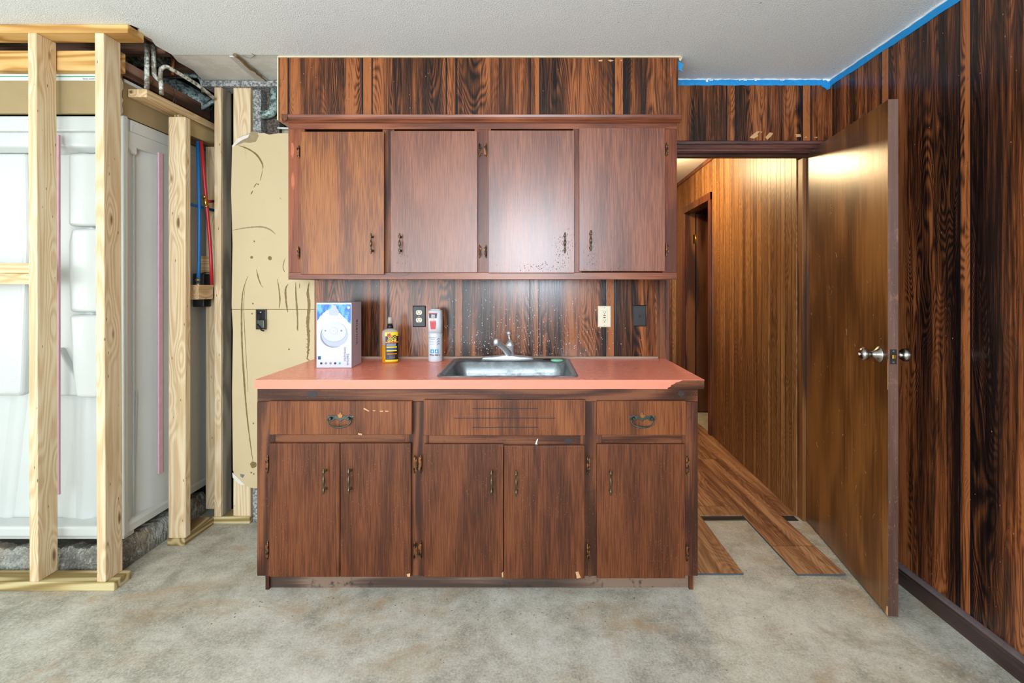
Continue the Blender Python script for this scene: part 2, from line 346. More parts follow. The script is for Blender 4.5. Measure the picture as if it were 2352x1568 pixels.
INKT = plain('teal_ink', (60, 170, 140), .5)
SKYP = spatter('printed_sky_blue', (24,96,180), (96,168,215), 26, .35)
CLOUD = plain('printed_cloud', (170, 178, 194), .4, var=.04)
BWHT = plain('printed_white', (190, 193, 202), .4, var=.02)
BSHD = plain('printed_shade', (120, 130, 148), .4, var=.1)
GREYD = plain('printed_grey', (124, 130, 142), .4)
YEL = plain('yellow_label', (246, 208, 20), .4, var=.03)
ORANGE = plain('orange_label', (232, 130, 30), .4)
LBLK = plain('black_label', (24, 22, 24), .4)
WHT = plain('white_ink', (228, 230, 234), .4, var=.02)
GREYP = plain('pale_grey_plastic', (204, 210, 216), .35, var=.02)
REDL = plain('red_label', (186, 40, 48), .4)
CYAN = plain('cyan_label', (30, 140, 190), .4)
MINT = plain('mint_plastic', (150, 218, 180), .5)
def glassy(name, rgb, rough=.05, tr=.9, ior=1.45):
    m = Mat(name); m.b.inputs['Transmission Weight'].default_value = tr; m.b.inputs['IOR'].default_value = ior
    c = m.coord(); n = m.noise(c, 20., 2.)
    return m.out(m.mix(n, rgb, tuple(min(255, x*1.04) for x in rgb)), rough)
CLEARP = glassy('clear_plastic', (214, 204, 188), .15, .45)
AMBER = glassy('amber_liquid', (226, 150, 20), .08, .25)
WGLASS = glassy('window_glass', (245, 250, 250), .0, 1.)

# ================================================================== mesh helpers
class MB:
    def __init__(s): s.v = []; s.f = []; s.sm = []
    def add(s, vs, fs, smooth=False):
        k = len(s.v); s.v += [Vector(v) for v in vs]; s.f += [[i+k for i in f] for f in fs]; s.sm += [smooth]*len(fs); return s
    def box(s, x0, x1, y0, y1, z0, z1, top=(0, 0)):
        dx, dy = top
        vs = [(x0,y0,z0),(x1,y0,z0),(x1,y1,z0),(x0,y1,z0),(x0+dx,y0+dy,z1),(x1+dx,y0+dy,z1),(x1+dx,y1+dy,z1),(x0+dx,y1+dy,z1)]
        return s.add(vs, [(3,2,1,0),(4,5,6,7),(0,1,5,4),(1,2,6,5),(2,3,7,6),(3,0,4,7)])
    def prism(s, pts, y0, y1, axis='Y'):
        """pts: outline (a,b) extruded. axis Y: (x,z); axis Z: (x,y); axis X: (y,z)"""
        n = len(pts)
        def mk(p, t):
            return {'Y': (p[0], t, p[1]), 'Z': (p[0], p[1], t), 'X': (t, p[0], p[1])}[axis]
        vs = [mk(p, y0) for p in pts]+[mk(p, y1) for p in pts]
        fs = [list(range(n)), list(range(2*n-1, n-1, -1))]+[[i, n+i, n+(i+1) % n, (i+1) % n] for i in range(n)]
        return s.add(vs, fs)
    def tube(s, pts, r, n=10, cap=True):
        pts = [Vector(p) for p in pts]; rs = r if isinstance(r, (list, tuple)) else [r]*len(pts)
        vs = []; up = None
        for i, p in enumerate(pts):
            a = pts[max(0, i-1)]; b = pts[min(len(pts)-1, i+1)]; t = (b-a)
            t = t.normalized() if t.length > 1e-9 else Vector((0, 0, 1))
            if up is None:
                up = Vector((0, 0, 1)) if abs(t.z) < .9 else Vector((1, 0, 0))
            u = (up - t*up.dot(t)).normalized(); w_ = t.cross(u); up = u
            for k in range(n):
                a_ = 2*math.pi*k/n; vs.append(p+(u*math.cos(a_)+w_*math.sin(a_))*rs[i])
        fs = []
        for i in range(len(pts)-1):
            for k in range(n):
                fs.append((i*n+k, i*n+(k+1) % n, (i+1)*n+(k+1) % n, (i+1)*n+k))
        s.add(vs, fs, True)
        if cap:
            s.f.append([len(s.v)-len(vs)+k for k in range(n)][::-1]); s.sm.append(False)
            s.f.append([len(s.v)-n+k for k in range(n)]); s.sm.append(False)
        return s
    def lathe(s, prof, c=(0, 0, 0), d=(0, 0, 1), n=20):
        """prof: (t along d, radius)"""
        d = Vector(d).normalized(); return s.tube([Vector(c)+d*t+Vector((0, 0, 0)) for t, r in prof], [max(r, 1e-4) for t, r in prof], n) if False else s._lathe(prof, Vector(c), d, n)
    def _lathe(s, prof, c, d, n):
        u = Vector((0, 0, 1)) if abs(d.z) < .9 else Vector((1, 0, 0))
        u = (u-d*u.dot(d)).normalized(); w_ = d.cross(u); vs = []
        for t, r in prof:
            for k in range(n):
                a = 2*math.pi*k/n; vs.append(c+d*t+(u*math.cos(a)+w_*math.sin(a))*max(r, 1e-4))
        fs = [(i*n+k, i*n+(k+1) % n, (i+1)*n+(k+1) % n, (i+1)*n+k) for i in range(len(prof)-1) for k in range(n)]
        s.add(vs, fs, True); k0 = len(s.v)-len(vs)
        s.f.append([k0+k for k in range(n)][::-1]); s.sm.append(False)
        s.f.append([len(s.v)-n+k for k in range(n)]); s.sm.append(False)
        return s
    def loft(s, rings, cap0=False, cap1=False, smooth=True):
        n = len(rings[0]); vs = [p for r in rings for p in r]
        fs = [(i*n+k, i*n+(k+1) % n, (i+1)*n+(k+1) % n, (i+1)*n+k) for i in range(len(rings)-1) for k in range(n)]
        s.add(vs, fs, smooth); k0 = len(s.v)-len(vs)
        if cap0: s.f.append([k0+k for k in range(n)][::-1]); s.sm.append(False)
        if cap1: s.f.append([len(s.v)-n+k for k in range(n)]); s.sm.append(False)
        return s
    def grid(s, fn, nu, nv, smooth=True):
        vs = [fn(i/nu, j/nv) for j in range(nv+1) for i in range(nu+1)]
        fs = [(j*(nu+1)+i, j*(nu+1)+i+1, (j+1)*(nu+1)+i+1, (j+1)*(nu+1)+i) for j in range(nv) for i in range(nu)]
        return s.add(vs, fs, smooth)
    def build(s, name, mat, parent=None, bevel=0., local=False, seg=2):
        me = bpy.data.meshes.new(name)
        off = Vector((0, 0, 0)) if (parent is None or local) else Vector(parent['_o'])
        me.from_pydata([tuple(v-off) for v in s.v], [], s.f); me.update()
        me.polygons.foreach_set('use_smooth', s.sm)
        bm = bmesh.new(); bm.from_mesh(me); bmesh.ops.recalc_face_normals(bm, faces=bm.faces); bm.to_mesh(me); bm.free()
        me.materials.append(mat)
        o = bpy.data.objects.new(name, me); COL.objects.link(o)
        if parent is not None: o.parent = parent; 
        o['_o'] = tuple(off)
        if bevel:
            b = o.modifiers.new('bevel', 'BEVEL'); b.width = bevel; b.segments = seg; b.limit_method = 'ANGLE'; b.angle_limit = R(40)
        return o
def tag(o, label=None, cat=None, group=None, kind=None):
    if label: o['label'] = label
    if cat: o['category'] = cat
    if group: o['group'] = group
    if kind: o['kind'] = kind
    return o
def empty(name, loc, label=None, cat=None, group=None, kind=None, rot=(0, 0, 0)):
    o = bpy.data.objects.new(name, None); COL.objects.link(o); o.location = loc; o.rotation_euler = rot
    o.empty_display_size = .05; o['_o'] = tuple(loc); return tag(o, label, cat, group, kind)
def px(x, y, Y):       # a point of the photographed place at depth Y
    return Vector(((x-1215)*Y/F, Y, CZ-(y-655)*Y/F))
def X(x, Y): return (x-1215)*Y/F
def Z(y, Y): return CZ-(y-655)*Y/F
def text(body, size, mat, parent, loc, rot, name='lettering', align='CENTER', ext=.0002, sx=1., bold=0., shear=0., spacing=1.):
    cu = bpy.data.curves.new('t', 'FONT'); cu.body = body; cu.size = size; cu.align_x = align; cu.align_y = 'CENTER'
    cu.extrude = ext; cu.offset = bold; cu.shear = shear; cu.resolution_u = 3; cu.space_character = spacing
    t = bpy.data.objects.new('t', cu); COL.objects.link(t); bpy.context.view_layer.update()
    me = bpy.data.meshes.new_from_object(t.evaluated_get(bpy.context.evaluated_depsgraph_get()))
    bpy.data.objects.remove(t); me.materials.clear(); me.materials.append(mat)
    mt = Matrix.Translation(loc) @ (rot if isinstance(rot, Matrix) else Matrix.Rotation(0, 4, 'X')) @ Matrix.Diagonal((sx, 1, 1, 1))
    me.transform(mt); o = bpy.data.objects.new(name, me); COL.objects.link(o); o.parent = parent; return o
FRONT = Matrix.Rotation(R(90), 4, 'X')                       # text standing in the XZ plane facing -Y

YB, YW = 2.648, 2.76          # back wall face, wall rear face
CH = 2.43
XR = 1.637
# ================================================================== SETTING
MB().box(-4.2, XR+.1, -2.1, 3.0, -.12, 0).build('floor', CONC)
tag(bpy.data.objects['floor'], 'bare grey concrete slab with brown stains', 'floor', kind='structure')
# ceiling with a ragged opening over the stripped bathroom wall
rag = [(-1.715, 2.10), (-1.70, 2.13), (-1.735, 2.16), (-1.72, 2.22), (-1.745, 2.28), (-1.735, 2.36), (-1.765, 2.45), (-1.755, 2.55), (-1.785, 2.66), (-1.78, 2.76)]
c = MB().box(-4.2, XR, -2.1, 2.10, CH, CH+.02)
c.prism([(XR, 2.10), (XR, 2.77), (-1.22, 2.77), (-1.22, 2.37)] + [(-1.735, 2.37)] + rag[:6][::-1][1:], CH, CH+.02, 'Z')
tag(c.build('ceiling', CEIL), 'white stippled ceiling torn open at the left', 'ceiling', kind='structure')
pt = MB().prism([(-1.22, 2.37), (-1.22, 2.77), (-1.78, 2.77)] + rag[5:][::-1][1:] + [(-1.735, 2.37)], CH+.003, CH+.018, 'Z').build('ceiling_patch', PRIMER)
tag(pt, 'bare untextured ceiling strip left of the panelled soffit', 'ceiling', kind='structure')
for k, pts in enumerate([[(420, 130), (470, 160), (520, 186)], [(560, 150), (600, 160), (640, 172)]]):
    pass
# back wall (panelling) with doorway
XD0, XD1, ZD = .762, 1.552, 2.035
wb = MB().box(-1.165, .70, YB, YW, 0, 2.14)
tag(wb.build('wall_back', PAN_B), 'dark rosewood grooved panelling behind the sink counter', 'wall', kind='structure')
wd = MB().box(.70, XR, YB, YW, ZD+.03, CH).box(XD1+.02, XR, YB, YW, 0, ZD+.03)
tag(wd.build('wall_back_door', PAN_D), 'dark rosewood panelling above the open doorway', 'wall', kind='structure')
tag(MB().box(-1.226, .731, 2.389, 2.66, 2.115, CH-.001).build('wall_soffit', PAN_B), 'rosewood panelled soffit over the upper cabinets', 'wall', kind='structure')
tag(MB().box(-1.226, .70, 2.66, YW, 2.14, CH).build('wall_soffit_back', DARKC), 'wall core behind the soffit', 'wall', kind='structure')
MB().box(-1.232, -1.226, 2.385, 2.66, 2.118, CH-.002).build('soffit_edge_strip', TANCAULK, bpy.data.objects['wall_soffit'])
tag(MB().box(XR, XR+.1, -2.1, 2.9, 0, CH+.02).build('wall_right', PAN_R), 'dark rosewood grooved panelling of the right wall', 'wall', kind='structure')
tag(MB().box(-4.3, -4.2, -2.1, 3.0, 0, CH+.02).build('wall_left', ROOMW), 'plain painted wall at the far left', 'wall', kind='structure')
wr = MB().box(-4.3, -3.05, -2.2, -2.1, 0, CH).box(-3.05, -.75, -2.2, -2.1, 2.2, CH).box(-.75, -.5, -2.2, -2.1, 0, CH).box(-.5, .6, -2.2, -2.1, 2.3, CH).box(-.5, .6, -2.2, -2.1, 0, 1.1).box(.6, XR+.1, -2.2, -2.1, 0, CH)
tag(wr.build('wall_rear', ROOMW), 'plain painted wall behind the viewer with openings', 'wall', kind='structure')
for nm, (a, b, z0, z1) in {'window_1': (-.5, .6, 1.1, 2.3), 'window_2': (-3.05, -.75, .02, 2.2)}.items():  # second opening is unseen, placed to match the added rear-left fill
    e = empty(nm, ((a+b)/2, -2.15, z0), 'daylight opening in the wall behind the viewer', 'window', kind='structure')
    m = MB().box(a, a+.05, -2.18, -2.12, z0, z1).box(b-.05, b, -2.18, -2.12, z0, z1).box(a, b, -2.18, -2.12, z0, z0+.05).box(a, b, -2.18, -2.12, z1-.05, z1).box((a+b)/2-.02, (a+b)/2+.02, -2.17, -2.13, z0, z1)
    m.build('window_frame', ROOMW, e); MB().box(a+.04, b-.04, -2.155, -2.15, z0+.04, z1-.04).build('pane', WGLASS, e)
# baseboard of the right wall, with a rounded cap
prof = [(XR, 0), (XR-.016, 0), (XR-.016, .058), (XR-.021, .062), (XR-.021, .074), (XR-.016, .082), (XR-.006, .086), (XR, .086)]
tag(MB().prism([(p[0], p[1]) for p in prof], -2.1, 2.64, 'Y').build('baseboard_right', BASE, bevel=.002), 'dark brown baseboard along the right wall', 'baseboard', kind='structure')
MB().prism([(XR, .0862), (XR-.006, .0862), (XR-.0165, .0822), (XR-.0218, .0755), (XR-.0205, .0745), (XR-.0155, .081), (XR-.006, .085), (XR, .085)], -2.1, 2.64, 'Y').build('highlight_cap', plain('cap_highlight_grey', (104, 92, 92), .3, var=.3, vs=40), bpy.data.objects['baseboard_right'])  # lighter grey strip paints the highlight onto the rounded cap
# door head casing, jambs
def strip_x(m, x0, x1, prof):      # (y,z) profile extruded along X
    return m.prism(prof, x0, x1, 'X')
m = MB()
yc = YB
strip_x(m, .70, 1.60, [(yc, ZD), (yc-.010, ZD), (yc-.012, ZD+.008), (yc-.008, ZD+.012), (yc-.014, ZD+.018), (yc-.014, ZD+.034), (yc-.020, ZD+.038), (yc-.022, ZD+.050), (yc-.014, ZD+.056), (yc-.008, ZD+.058), (yc, ZD+.058)])
tag(m.build('trim_1', TRM, bevel=.001), 'moulded brown casing over the open doorway', 'trim', kind='structure')
m = MB().box(XD0-.02, XD1+.02, YB-.002, YW+.005, ZD-.005, ZD+.03).box(XD0, XD1, YB+.04, YB+.075, ZD-.018, ZD-.004)
tag(m.build('trim_2', TRM, bevel=.002), 'brown head jamb of the open doorway', 'trim', kind='structure')
m = MB().box(XD1-.012, XD1+.02, YB-.002, YW+.005, 0, ZD-.006).box(XD1-.032, XD1-.012, YB+.06, YW+.005, 0, ZD-.018)
tag(m.build('trim_3', JAMB, bevel=.002), 'orange brown hinge jamb of the open doorway', 'trim', kind='structure')
m = MB().box(XD0-.02, XD0, YB-.002, YW+.005, 0, ZD-.006)
tag(m.build('trim_4', TRMZ, bevel=.002), 'brown latch jamb beside the sink panelling', 'trim', kind='structure')
m = MB().box(.695, .705, YB-.006, YB+.01, 0, 1.35).box(.705, .742, YB-.012, YB+.01, 0, ZD)
tag(m.build('trim_5', FRM, bevel=.002), 'brown upright casing at the end of the sink panelling', 'trim', kind='structure')
# hall
def hx(y): return 1.515+(y-2.76)*(1.587-1.515)/(4.25-2.76)
def hwall(y0, y1, z0, z1, m, t=.10):
    return m.prism([(hx(y0), y0), (hx(y1), y1), (hx(y1)+t, y1), (hx(y0)+t, y0)], z0, z1, 'Z')
m = MB(); hwall(YW+.005, 4.28, 0, CH, m); hwall(4.28, 5.08, 2.075, CH, m); hwall(5.08, 5.45, 0, CH, m)
tag(m.build('wall_hall_right', GOLD), 'golden knotty plank panelling in the hallway', 'wall', kind='structure')
tag(MB().box(.55, .65, YW, 5.45, 0, CH).build('wall_hall_left', GOLD), 'golden panelling on the hidden side of the hallway', 'wall', kind='structure')
tag(MB().box(.55, 2.9, 5.45, 5.55, 0, CH).build('wall_hall_end', GOLD_E), 'panelled end wall of the hallway', 'wall', kind='structure')
tag(MB().box(.55, 2.9, YW, 5.45, CH, CH+.02).build('ceiling_hall', CEIL), 'stippled hallway ceiling', 'ceiling', kind='structure')
tag(MB().box(.55, 1.60, 2.768, 5.45, 0, .007).build('floor_hall', LAMF), 'oak laminate floor of the hallway', 'floor', kind='structure')
tag(MB().box(.55, 2.9, 3.0, 5.45, -.12, -.001).build('floor_hall_slab', CONC), 'concrete under the hallway', 'floor', kind='structure')
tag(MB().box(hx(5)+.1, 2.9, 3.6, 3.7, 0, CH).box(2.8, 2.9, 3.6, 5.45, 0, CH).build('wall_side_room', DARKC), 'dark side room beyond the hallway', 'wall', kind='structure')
tag(MB().prism([(hx(2.77)-.012, 2.77), (hx(4.2)-.012, 4.2), (hx(4.2), 4.2), (hx(2.77), 2.77)], CH-.035, CH, 'Z').build('trim_6', TRMZ), 'thin brown moulding at the hallway ceiling', 'trim', kind='structure')
m = MB(); hwall(4.2, 5.45, CH-.035, CH, m, -.012)
tag(m.build('trim_7', TRMZ), 'thin brown moulding further along the hallway ceiling', 'trim', kind='structure')
# hall side doorway
e = empty('door_2', (hx(4.7), 4.68, 0), 'dark side door standing open off the hallway', 'door', kind='structure')
m = MB(); hwall(4.225, 4.29, 0, 2.12, m, -.016); hwall(5.07, 5.135, 0, 2.12, m, -.016); hwall(4.225, 5.135, 2.055, 2.12, m, -.018)
m.build('door_casing', TRMZ, e, bevel=.002)
m = MB(); hwall(4.28, 4.297, 0, 2.07, m); hwall(5.062, 5.08, 0, 2.07, m); hwall(4.28, 5.08, 2.055, 2.072, m)
m.build('jamb', JAMB, e)
d = MB().box(hx(5.06)+.105, hx(5.06)+.85, 5.02, 5.055, .01, 2.045).build('door_panel', HDOOR, e, bevel=.002)
for z in (.25, 1.79):
    h = MB().box(hx(5.06)+.075, hx(5.06)+.108, 5.055, 5.061, z-.045, z+.045).tube([(hx(5.06)+.104, 5.05, z-.045), (hx(5.06)+.104, 5.05, z+.045)], .006)
    h.build('hinge', BRASS, e)
# ceiling lamp of the hall (out of sight behind the cabinets)
e = empty('hall_ceiling_lamp', (1.02, 4.15, CH), 'small round lamp on the hallway ceiling', 'lamp')
MB().lathe([(0, .06), (.02, .06), (.03, .03)], (1.02, 4.15, CH-.001), (0, 0, -1)).build('lamp_base', BRASS, e)
# cavity above the ceiling hole and behind the stripped wall
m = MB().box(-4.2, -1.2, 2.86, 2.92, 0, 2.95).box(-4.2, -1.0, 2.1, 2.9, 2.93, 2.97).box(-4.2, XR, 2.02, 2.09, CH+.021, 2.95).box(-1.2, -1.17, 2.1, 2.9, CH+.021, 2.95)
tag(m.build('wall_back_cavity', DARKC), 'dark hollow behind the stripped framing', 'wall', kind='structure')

# ================================================================== SURROUND + CURB
cb = MB()
random.seed(3)
def rub(u, v, front):
    # rough mortar ledge: face u along, v up
    k = random.uniform(-.008, .008)
    return k
def curb_face(p0, p1, h, dep, n=60):
    st_ = [0]*4; hq = 0
    m = MB(); d = Vector((p1[0]-p0[0], p1[1]-p0[1], 0)); nn = Vector((d.y, -d.x, 0)).normalized(); rows = []
    for i in range(n+1):
        t = i/n; b = Vector((p0[0], p0[1], 0))+d*t
        st_ = [q*.72+random.uniform(-.0045, .0045) for q in st_]; j = st_; hq = hq*.75+random.uniform(-.006, .006)
        hh = h+max(-.016, min(.012, hq))
        rows.append([b+nn*0, b+nn*(.0+j[0])+Vector((0, 0, h*.35)), b-nn*(.008+j[1])+Vector((0, 0, h*.42)), b-nn*(.012+j[2])+Vector((0, 0, h*.8)), b-nn*(.03)+Vector((0, 0, hh)), b-nn*dep+Vector((0, 0, hh-.01)), b-nn*dep])
    return m.loft(rows, True, True, False)
m1 = curb_face((-3.1, 2.215), (-1.868, 2.215), .104, .09, 220)
m2 = curb_face((-1.868, 2.215), (-1.868, 2.84), .108, .09, 110)
m1.add([v for v in m2.v], m2.f, False)
tag(m1.build('concrete_curb', CURB), 'rough crumbling mortar curb on the slab under the white shower surround', 'curb')

sur = empty('shower_surround', (-2.3, 2.3, .12), 'white moulded shower surround standing on the mortar curb behind the studs', 'shower surround')
ys = 2.275
m = MB()
# main back sheet with soft columns: depth function of x
def sheet(u, v):
    x = -3.2+u*(3.2-1.885); z = .17+v*(2.07-.17)
    y = 2.33
    xx = (x+2.02)/.045
    y += .03*math.exp(-xx*xx)-.025*math.exp(-((x+2.11)/.05)**2)
    return (x, y, z)
m.grid(sheet, 120, 2)
m.build('back_panel', ACRY, sur)
MB().box(-3.2, -1.872, 2.245, 2.34, 2.02, 2.090).build('top_flange', ACRY, sur, bevel=.006, seg=3)
MB().prism([(2.262, 1.955), (2.30, 1.935), (2.34, 1.93), (2.34, 2.025), (2.262, 2.025)], -3.2, -1.875, 'X').build('top_ledge', ACRY, sur, bevel=.012, seg=4)
def block(pts, y0, y1, bev=.018):
    MB().prism(pts, y0, y1, 'Y').build('moulded_shelf', ACRY, sur, bevel=bev, seg=5)
bx = lambda p: (p[0]-1215)*2.27/F
bz = lambda p: CZ-(p[1]-655)*2.27/F
block([(bx(p), bz(p)) for p in [(157, 352), (275, 352), (275, 519), (157, 519)]], 2.262, 2.36)
block([(bx(p), bz(p)) for p in [(154, 560), (162, 524), (275, 524), (275, 717), (158, 717), (155, 640)]], 2.268, 2.36)
block([(bx(p), bz(p)) for p in [(160, 723), (275, 723), (275, 913), (176, 913), (168, 850)]], 2.26, 2.36)
block([(bx(p), bz(p)) for p in [(-140, 348), (52, 348), (56, 560), (40, 912), (-140, 912)]], 2.285, 2.36, .024)
block([(bx(p), bz(p)) for p in [(60, 912), (60, 820), (120, 800), (172, 890), (175, 912)]], 2.295, 2.36, .01)
# lower apron with folds
def apron(u, v):
    x = -3.2+u*(3.2-1.885); z = .19+v*(.80-.19)
    y = 2.318
    for c0, wd, am in ((-2.09, .05, .036), (-2.42, .07, .036), (-2.72, .06, .03)):
        cx = c0+(v-.5)*.07
        y += am/(1+math.exp(-(x-cx)/.008))*(1 if x < cx+.14 else max(0, 1-(x-cx-.14)/.12))
    return (x, y, z)
MB().grid(apron, 160, 12).build('apron', ACRY, sur)
MB().box(-3.2, -1.872, 2.232, 2.33, .155, .205).build('bottom_rim', ACRY, sur, bevel=.012, seg=4)
MB().box(-3.2, -1.885, 2.27, 2.33, .128, .155).build('rim_skirt', ACRY, sur, bevel=.004)
# side panel along depth
def side(u, v):
    y = 2.235+u*(2.85-2.235); z = .20+v*(2.05-.20)
    x = -1.872-.026*math.exp(-((y-2.36)/.07)**2)
    return (x, y, z)
MB().grid(side, 70, 2).build('side_panel', ACRY, sur)
MB().box(-1.90, -1.852, 2.232, 2.256, .155, 2.090).build('corner_flange', ACRY, sur, bevel=.008, seg=4)
MB().box(-1.90, -1.864, 2.285, 2.85, 2.03, 2.086).build('side_top_flange', ACRY, sur, bevel=.004)
MB().prism([(-1.905, 1.965), (-1.875, 1.965), (-1.866, 2.03), (-1.905, 2.03)], 2.25, 2.85, 'Y').build('side_top_ledge', ACRY, sur, bevel=.003)
MB().prism([(-1.93, .155), (-1.868, .155), (-1.866, .19), (-1.875, .205), (-1.90, .21), (-1.93, .21)], 2.235, 2.85, 'Y').build('side_bottom_rim', ACRY, sur, bevel=.004)
for (x0, x1, y0, y1, z0, z1) in ((-2.178, -2.156, 2.235, 2.245, .35, 2.0), (-1.872, -1.864, 2.458, 2.482, .36, 1.98), (-1.874, -1.868, 2.83, 2.85, .42, 2.0)):
    MB().box(x0, x1, y0, y1, z0, z1).build('pink_edge_strip', PINK, sur)
MB().box(-3.2, -1.93, 2.36, 2.38, .13, 2.08).box(-1.96, -1.95, 2.38, 2.85, .13, 2.08).build('inner_shell', ACRY, sur)
# ------------------------------------------------------------------ boards above it
kb = empty('backer_board', (-2.4, 2.23, 2.09), 'brown faced gypsum board strip above the shower surround, front face', 'wall board')
MB().box(-3.1, -1.868, 2.225, 2.24, 2.094, 2.275).build('board', KRAFT, kb)
MB().box(-3.1, -1.870, 2.2235, 2.2255, 2.243, 2.275).build('edge_tape', WTAPE, kb)
MB().box(-3.1, -1.870, 2.2228, 2.2236, 2.2585, 2.2625).build('green_line', GREEN, kb)
for x0 in (-2.215, -2.005, -1.90):
    text('MOLD GUARD', .009, GREYI, kb, Vector((x0, 2.2229, 2.2505))-kb.location, FRONT)
kb = empty('backer_board', (-1.87, 2.55, 2.09), 'brown faced gypsum board strip along the side of the shower surround', 'wall board')
MB().box(-1.883, -1.868, 2.242, 2.85, 2.092, 2.262).build('board', KRAFT, kb)
MB().box(-1.8685, -1.8665, 2.25, 2.85, 2.248, 2.262).build('edge_tape', WTAPE, kb)
rg = MB(); pts = [(2.226, 2.262)]
for i in range(13): pts.append((2.232+random.uniform(0, .012), 2.255-i*.0135))
pts.append((2.226, 2.095)); rg.prism(pts, -1.8675, -1.8655, 'X'); rg.build('torn_edge', GYP, kb)

# ================================================================== FRAMING
def board(name, mat, x0, x1, y0, y1, z0, z1, label, cat='stud', top=(0, 0), group=None, bevel=.003):
    e = MB().box(x0, x1, y0, y1, z0, z1, top).build(name, mat, bevel=bevel)
    # put the origin at the base centre
    c = Vector(((x0+x1)/2, (y0+y1)/2, z0)); e.data.transform(Matrix.Translation(-c)); e.location = c
    return tag(e, label, cat, group)
board('top_plate', PINEO, -3.1, -1.72, 2.09, 2.179, 2.392, 2.4295, 'amber pine top plate under the ceiling over the left studs', 'lumber')
board('bottom_plate', TREAT, -3.1, -1.778, 2.09, 2.179, 0, .038, 'greenish treated bottom plate on the slab under the left studs', 'lumber')
board('wall_stud', PINE, -2.142, -2.104, 2.09, 2.179, .038, 2.392, 'knotty pine stud nearest the left edge with a block nailed to it', top=(-.007, 0))
board('wall_stud', PINE, -1.853, -1.815, 2.09, 2.179, .038, 2.392, 'pine stud at the outer corner of the shower surround', top=(-.009, 0))
board('blocking', PINEX, -2.75, -2.1445, 2.095, 2.135, 1.360, 1.405, 'upper of two pine blocks butted to the leftmost stud', 'lumber')
board('blocking', PINEX, -2.75, -2.1445, 2.095, 2.184, 1.314, 1.3595, 'lower of two pine blocks butted to the leftmost stud', 'lumber')
board('ledger_board', PINEO, -3.1, -1.838, 2.185, 2.223, 2.272, 2.362, 'amber horizontal ledger board behind the tops of the left studs', 'lumber')
board('wall_stud', PINE, -1.815, -1.729, 2.454, 2.492, .038, 2.158, 'wide faced knotty pine stud on the return wall left of the pipes', top=(0, 0))
board('bottom_plate', TREATY, -1.820, -1.731, 2.452, 2.679, 0, .038, 'treated bottom plate running back along the return wall', 'lumber')
board('header_plate', PINEY, -1.866, -1.777, 2.267, 2.80, 2.185, 2.223, 'pine plate reaching forward on top of the return wall studs', 'lumber')
board('header_board', TREATY, -1.815, -1.777, 2.493, 2.80, 2.098, 2.184, 'greenish board on edge under the return wall plate', 'lumber')
board('wall_stud', PINE, -1.730, -1.692, 2.68, 2.769, .038, 2.415, 'tall weathered stud between the pipes and the cream board', top=(0, 0))
MB().box(-1.6915, -1.690, 2.69, 2.769, .04, 2.41).build('wall_stud_side', GREYW)
o = bpy.data.objects['wall_stud_side']; p = bpy.data.objects['wall_stud.003']; o.parent = p; o.location = -Vector(p.location); o.name = 'grey_side_face'
board('wall_stud', PINE, -1.838, -1.778, 2.772, 2.81, .038, 2.098, 'pine stud deep behind the red and blue pipes')
board('bottom_plate', TREAT, -1.745, -1.535, 2.68, 2.769, 0, .038, 'short treated bottom plate at the foot of the weathered stud', 'lumber')
board('wall_stud', PINE, -1.632, -1.537, 2.690, 2.728, .038, 2.40, 'flat turned pine stud behind the cream painted board')
board('old_stud', SPATW, -1.530, -1.485, 2.70, 2.78, .0, 2.395, 'paint spattered grey stud right of the flat turned pine stud', 'stud')
board('old_board', SPATB, -1.478, -1.405, 2.745, 2.80, 1.9, 2.395, 'spattered dark brown board behind the elbow pipe', 'lumber')
board('old_board', GREYW, -1.40, -1.36, 2.76, 2.80, 1.9, 2.20, 'narrow grey board low behind the elbow pipe', 'lumber')
board('old_top_plate', SPATW, -1.785, -1.222, 2.665, 2.77, 2.397, 2.4295, 'spattered grey plate under the ceiling behind the cream board', 'lumber')
board('blocking', PINEY, -1.80, -1.735, 2.56, 2.679, 1.235, 1.312, 'lower front block between return wall studs, blue pipe entering it', 'lumber')
board('blocking', PINEX, -1.862, -1.80, 2.765, 2.80, 1.38, 1.475, 'upper rear block between return wall studs behind the pipes', 'lumber')
# old timbers in the ceiling hole
board('ceiling_joist', OLDW, -1.90, -1.862, 2.20, 2.85, 2.275, 2.345, 'old dark timber running back above the side board', 'joist')
board('ceiling_joist', OLDX, -2.6, -1.76, 2.36, 2.398, 2.432, 2.62, 'dark brown joist crossing the ceiling hole behind the iron pipes', 'joist')
board('ceiling_joist', OLDW, -1.775, -1.737, 2.13, 2.85, 2.452, 2.62, 'dark brown joist along the torn ceiling edge', 'joist')
board('ceiling_joist', OLDX, -2.6, -1.80, 2.70, 2.74, 2.47, 2.62, 'rearmost dark joist deep in the ceiling hole', 'joist')
m = MB().tube([(-3.1, 2.62, 2.56), (-1.95, 2.62, 2.56)], .07, 20)
tag(m.build('air_duct', PIPEG), 'dark round duct glimpsed above the ledger board', 'duct')
m = MB().tube([px(385, 190, 2.78), px(480, 245, 2.82)], .05, 16)
tag(m.build('drain_pipe', PIPEG), 'thick dark drain pipe deep in the ceiling hole', 'pipe')
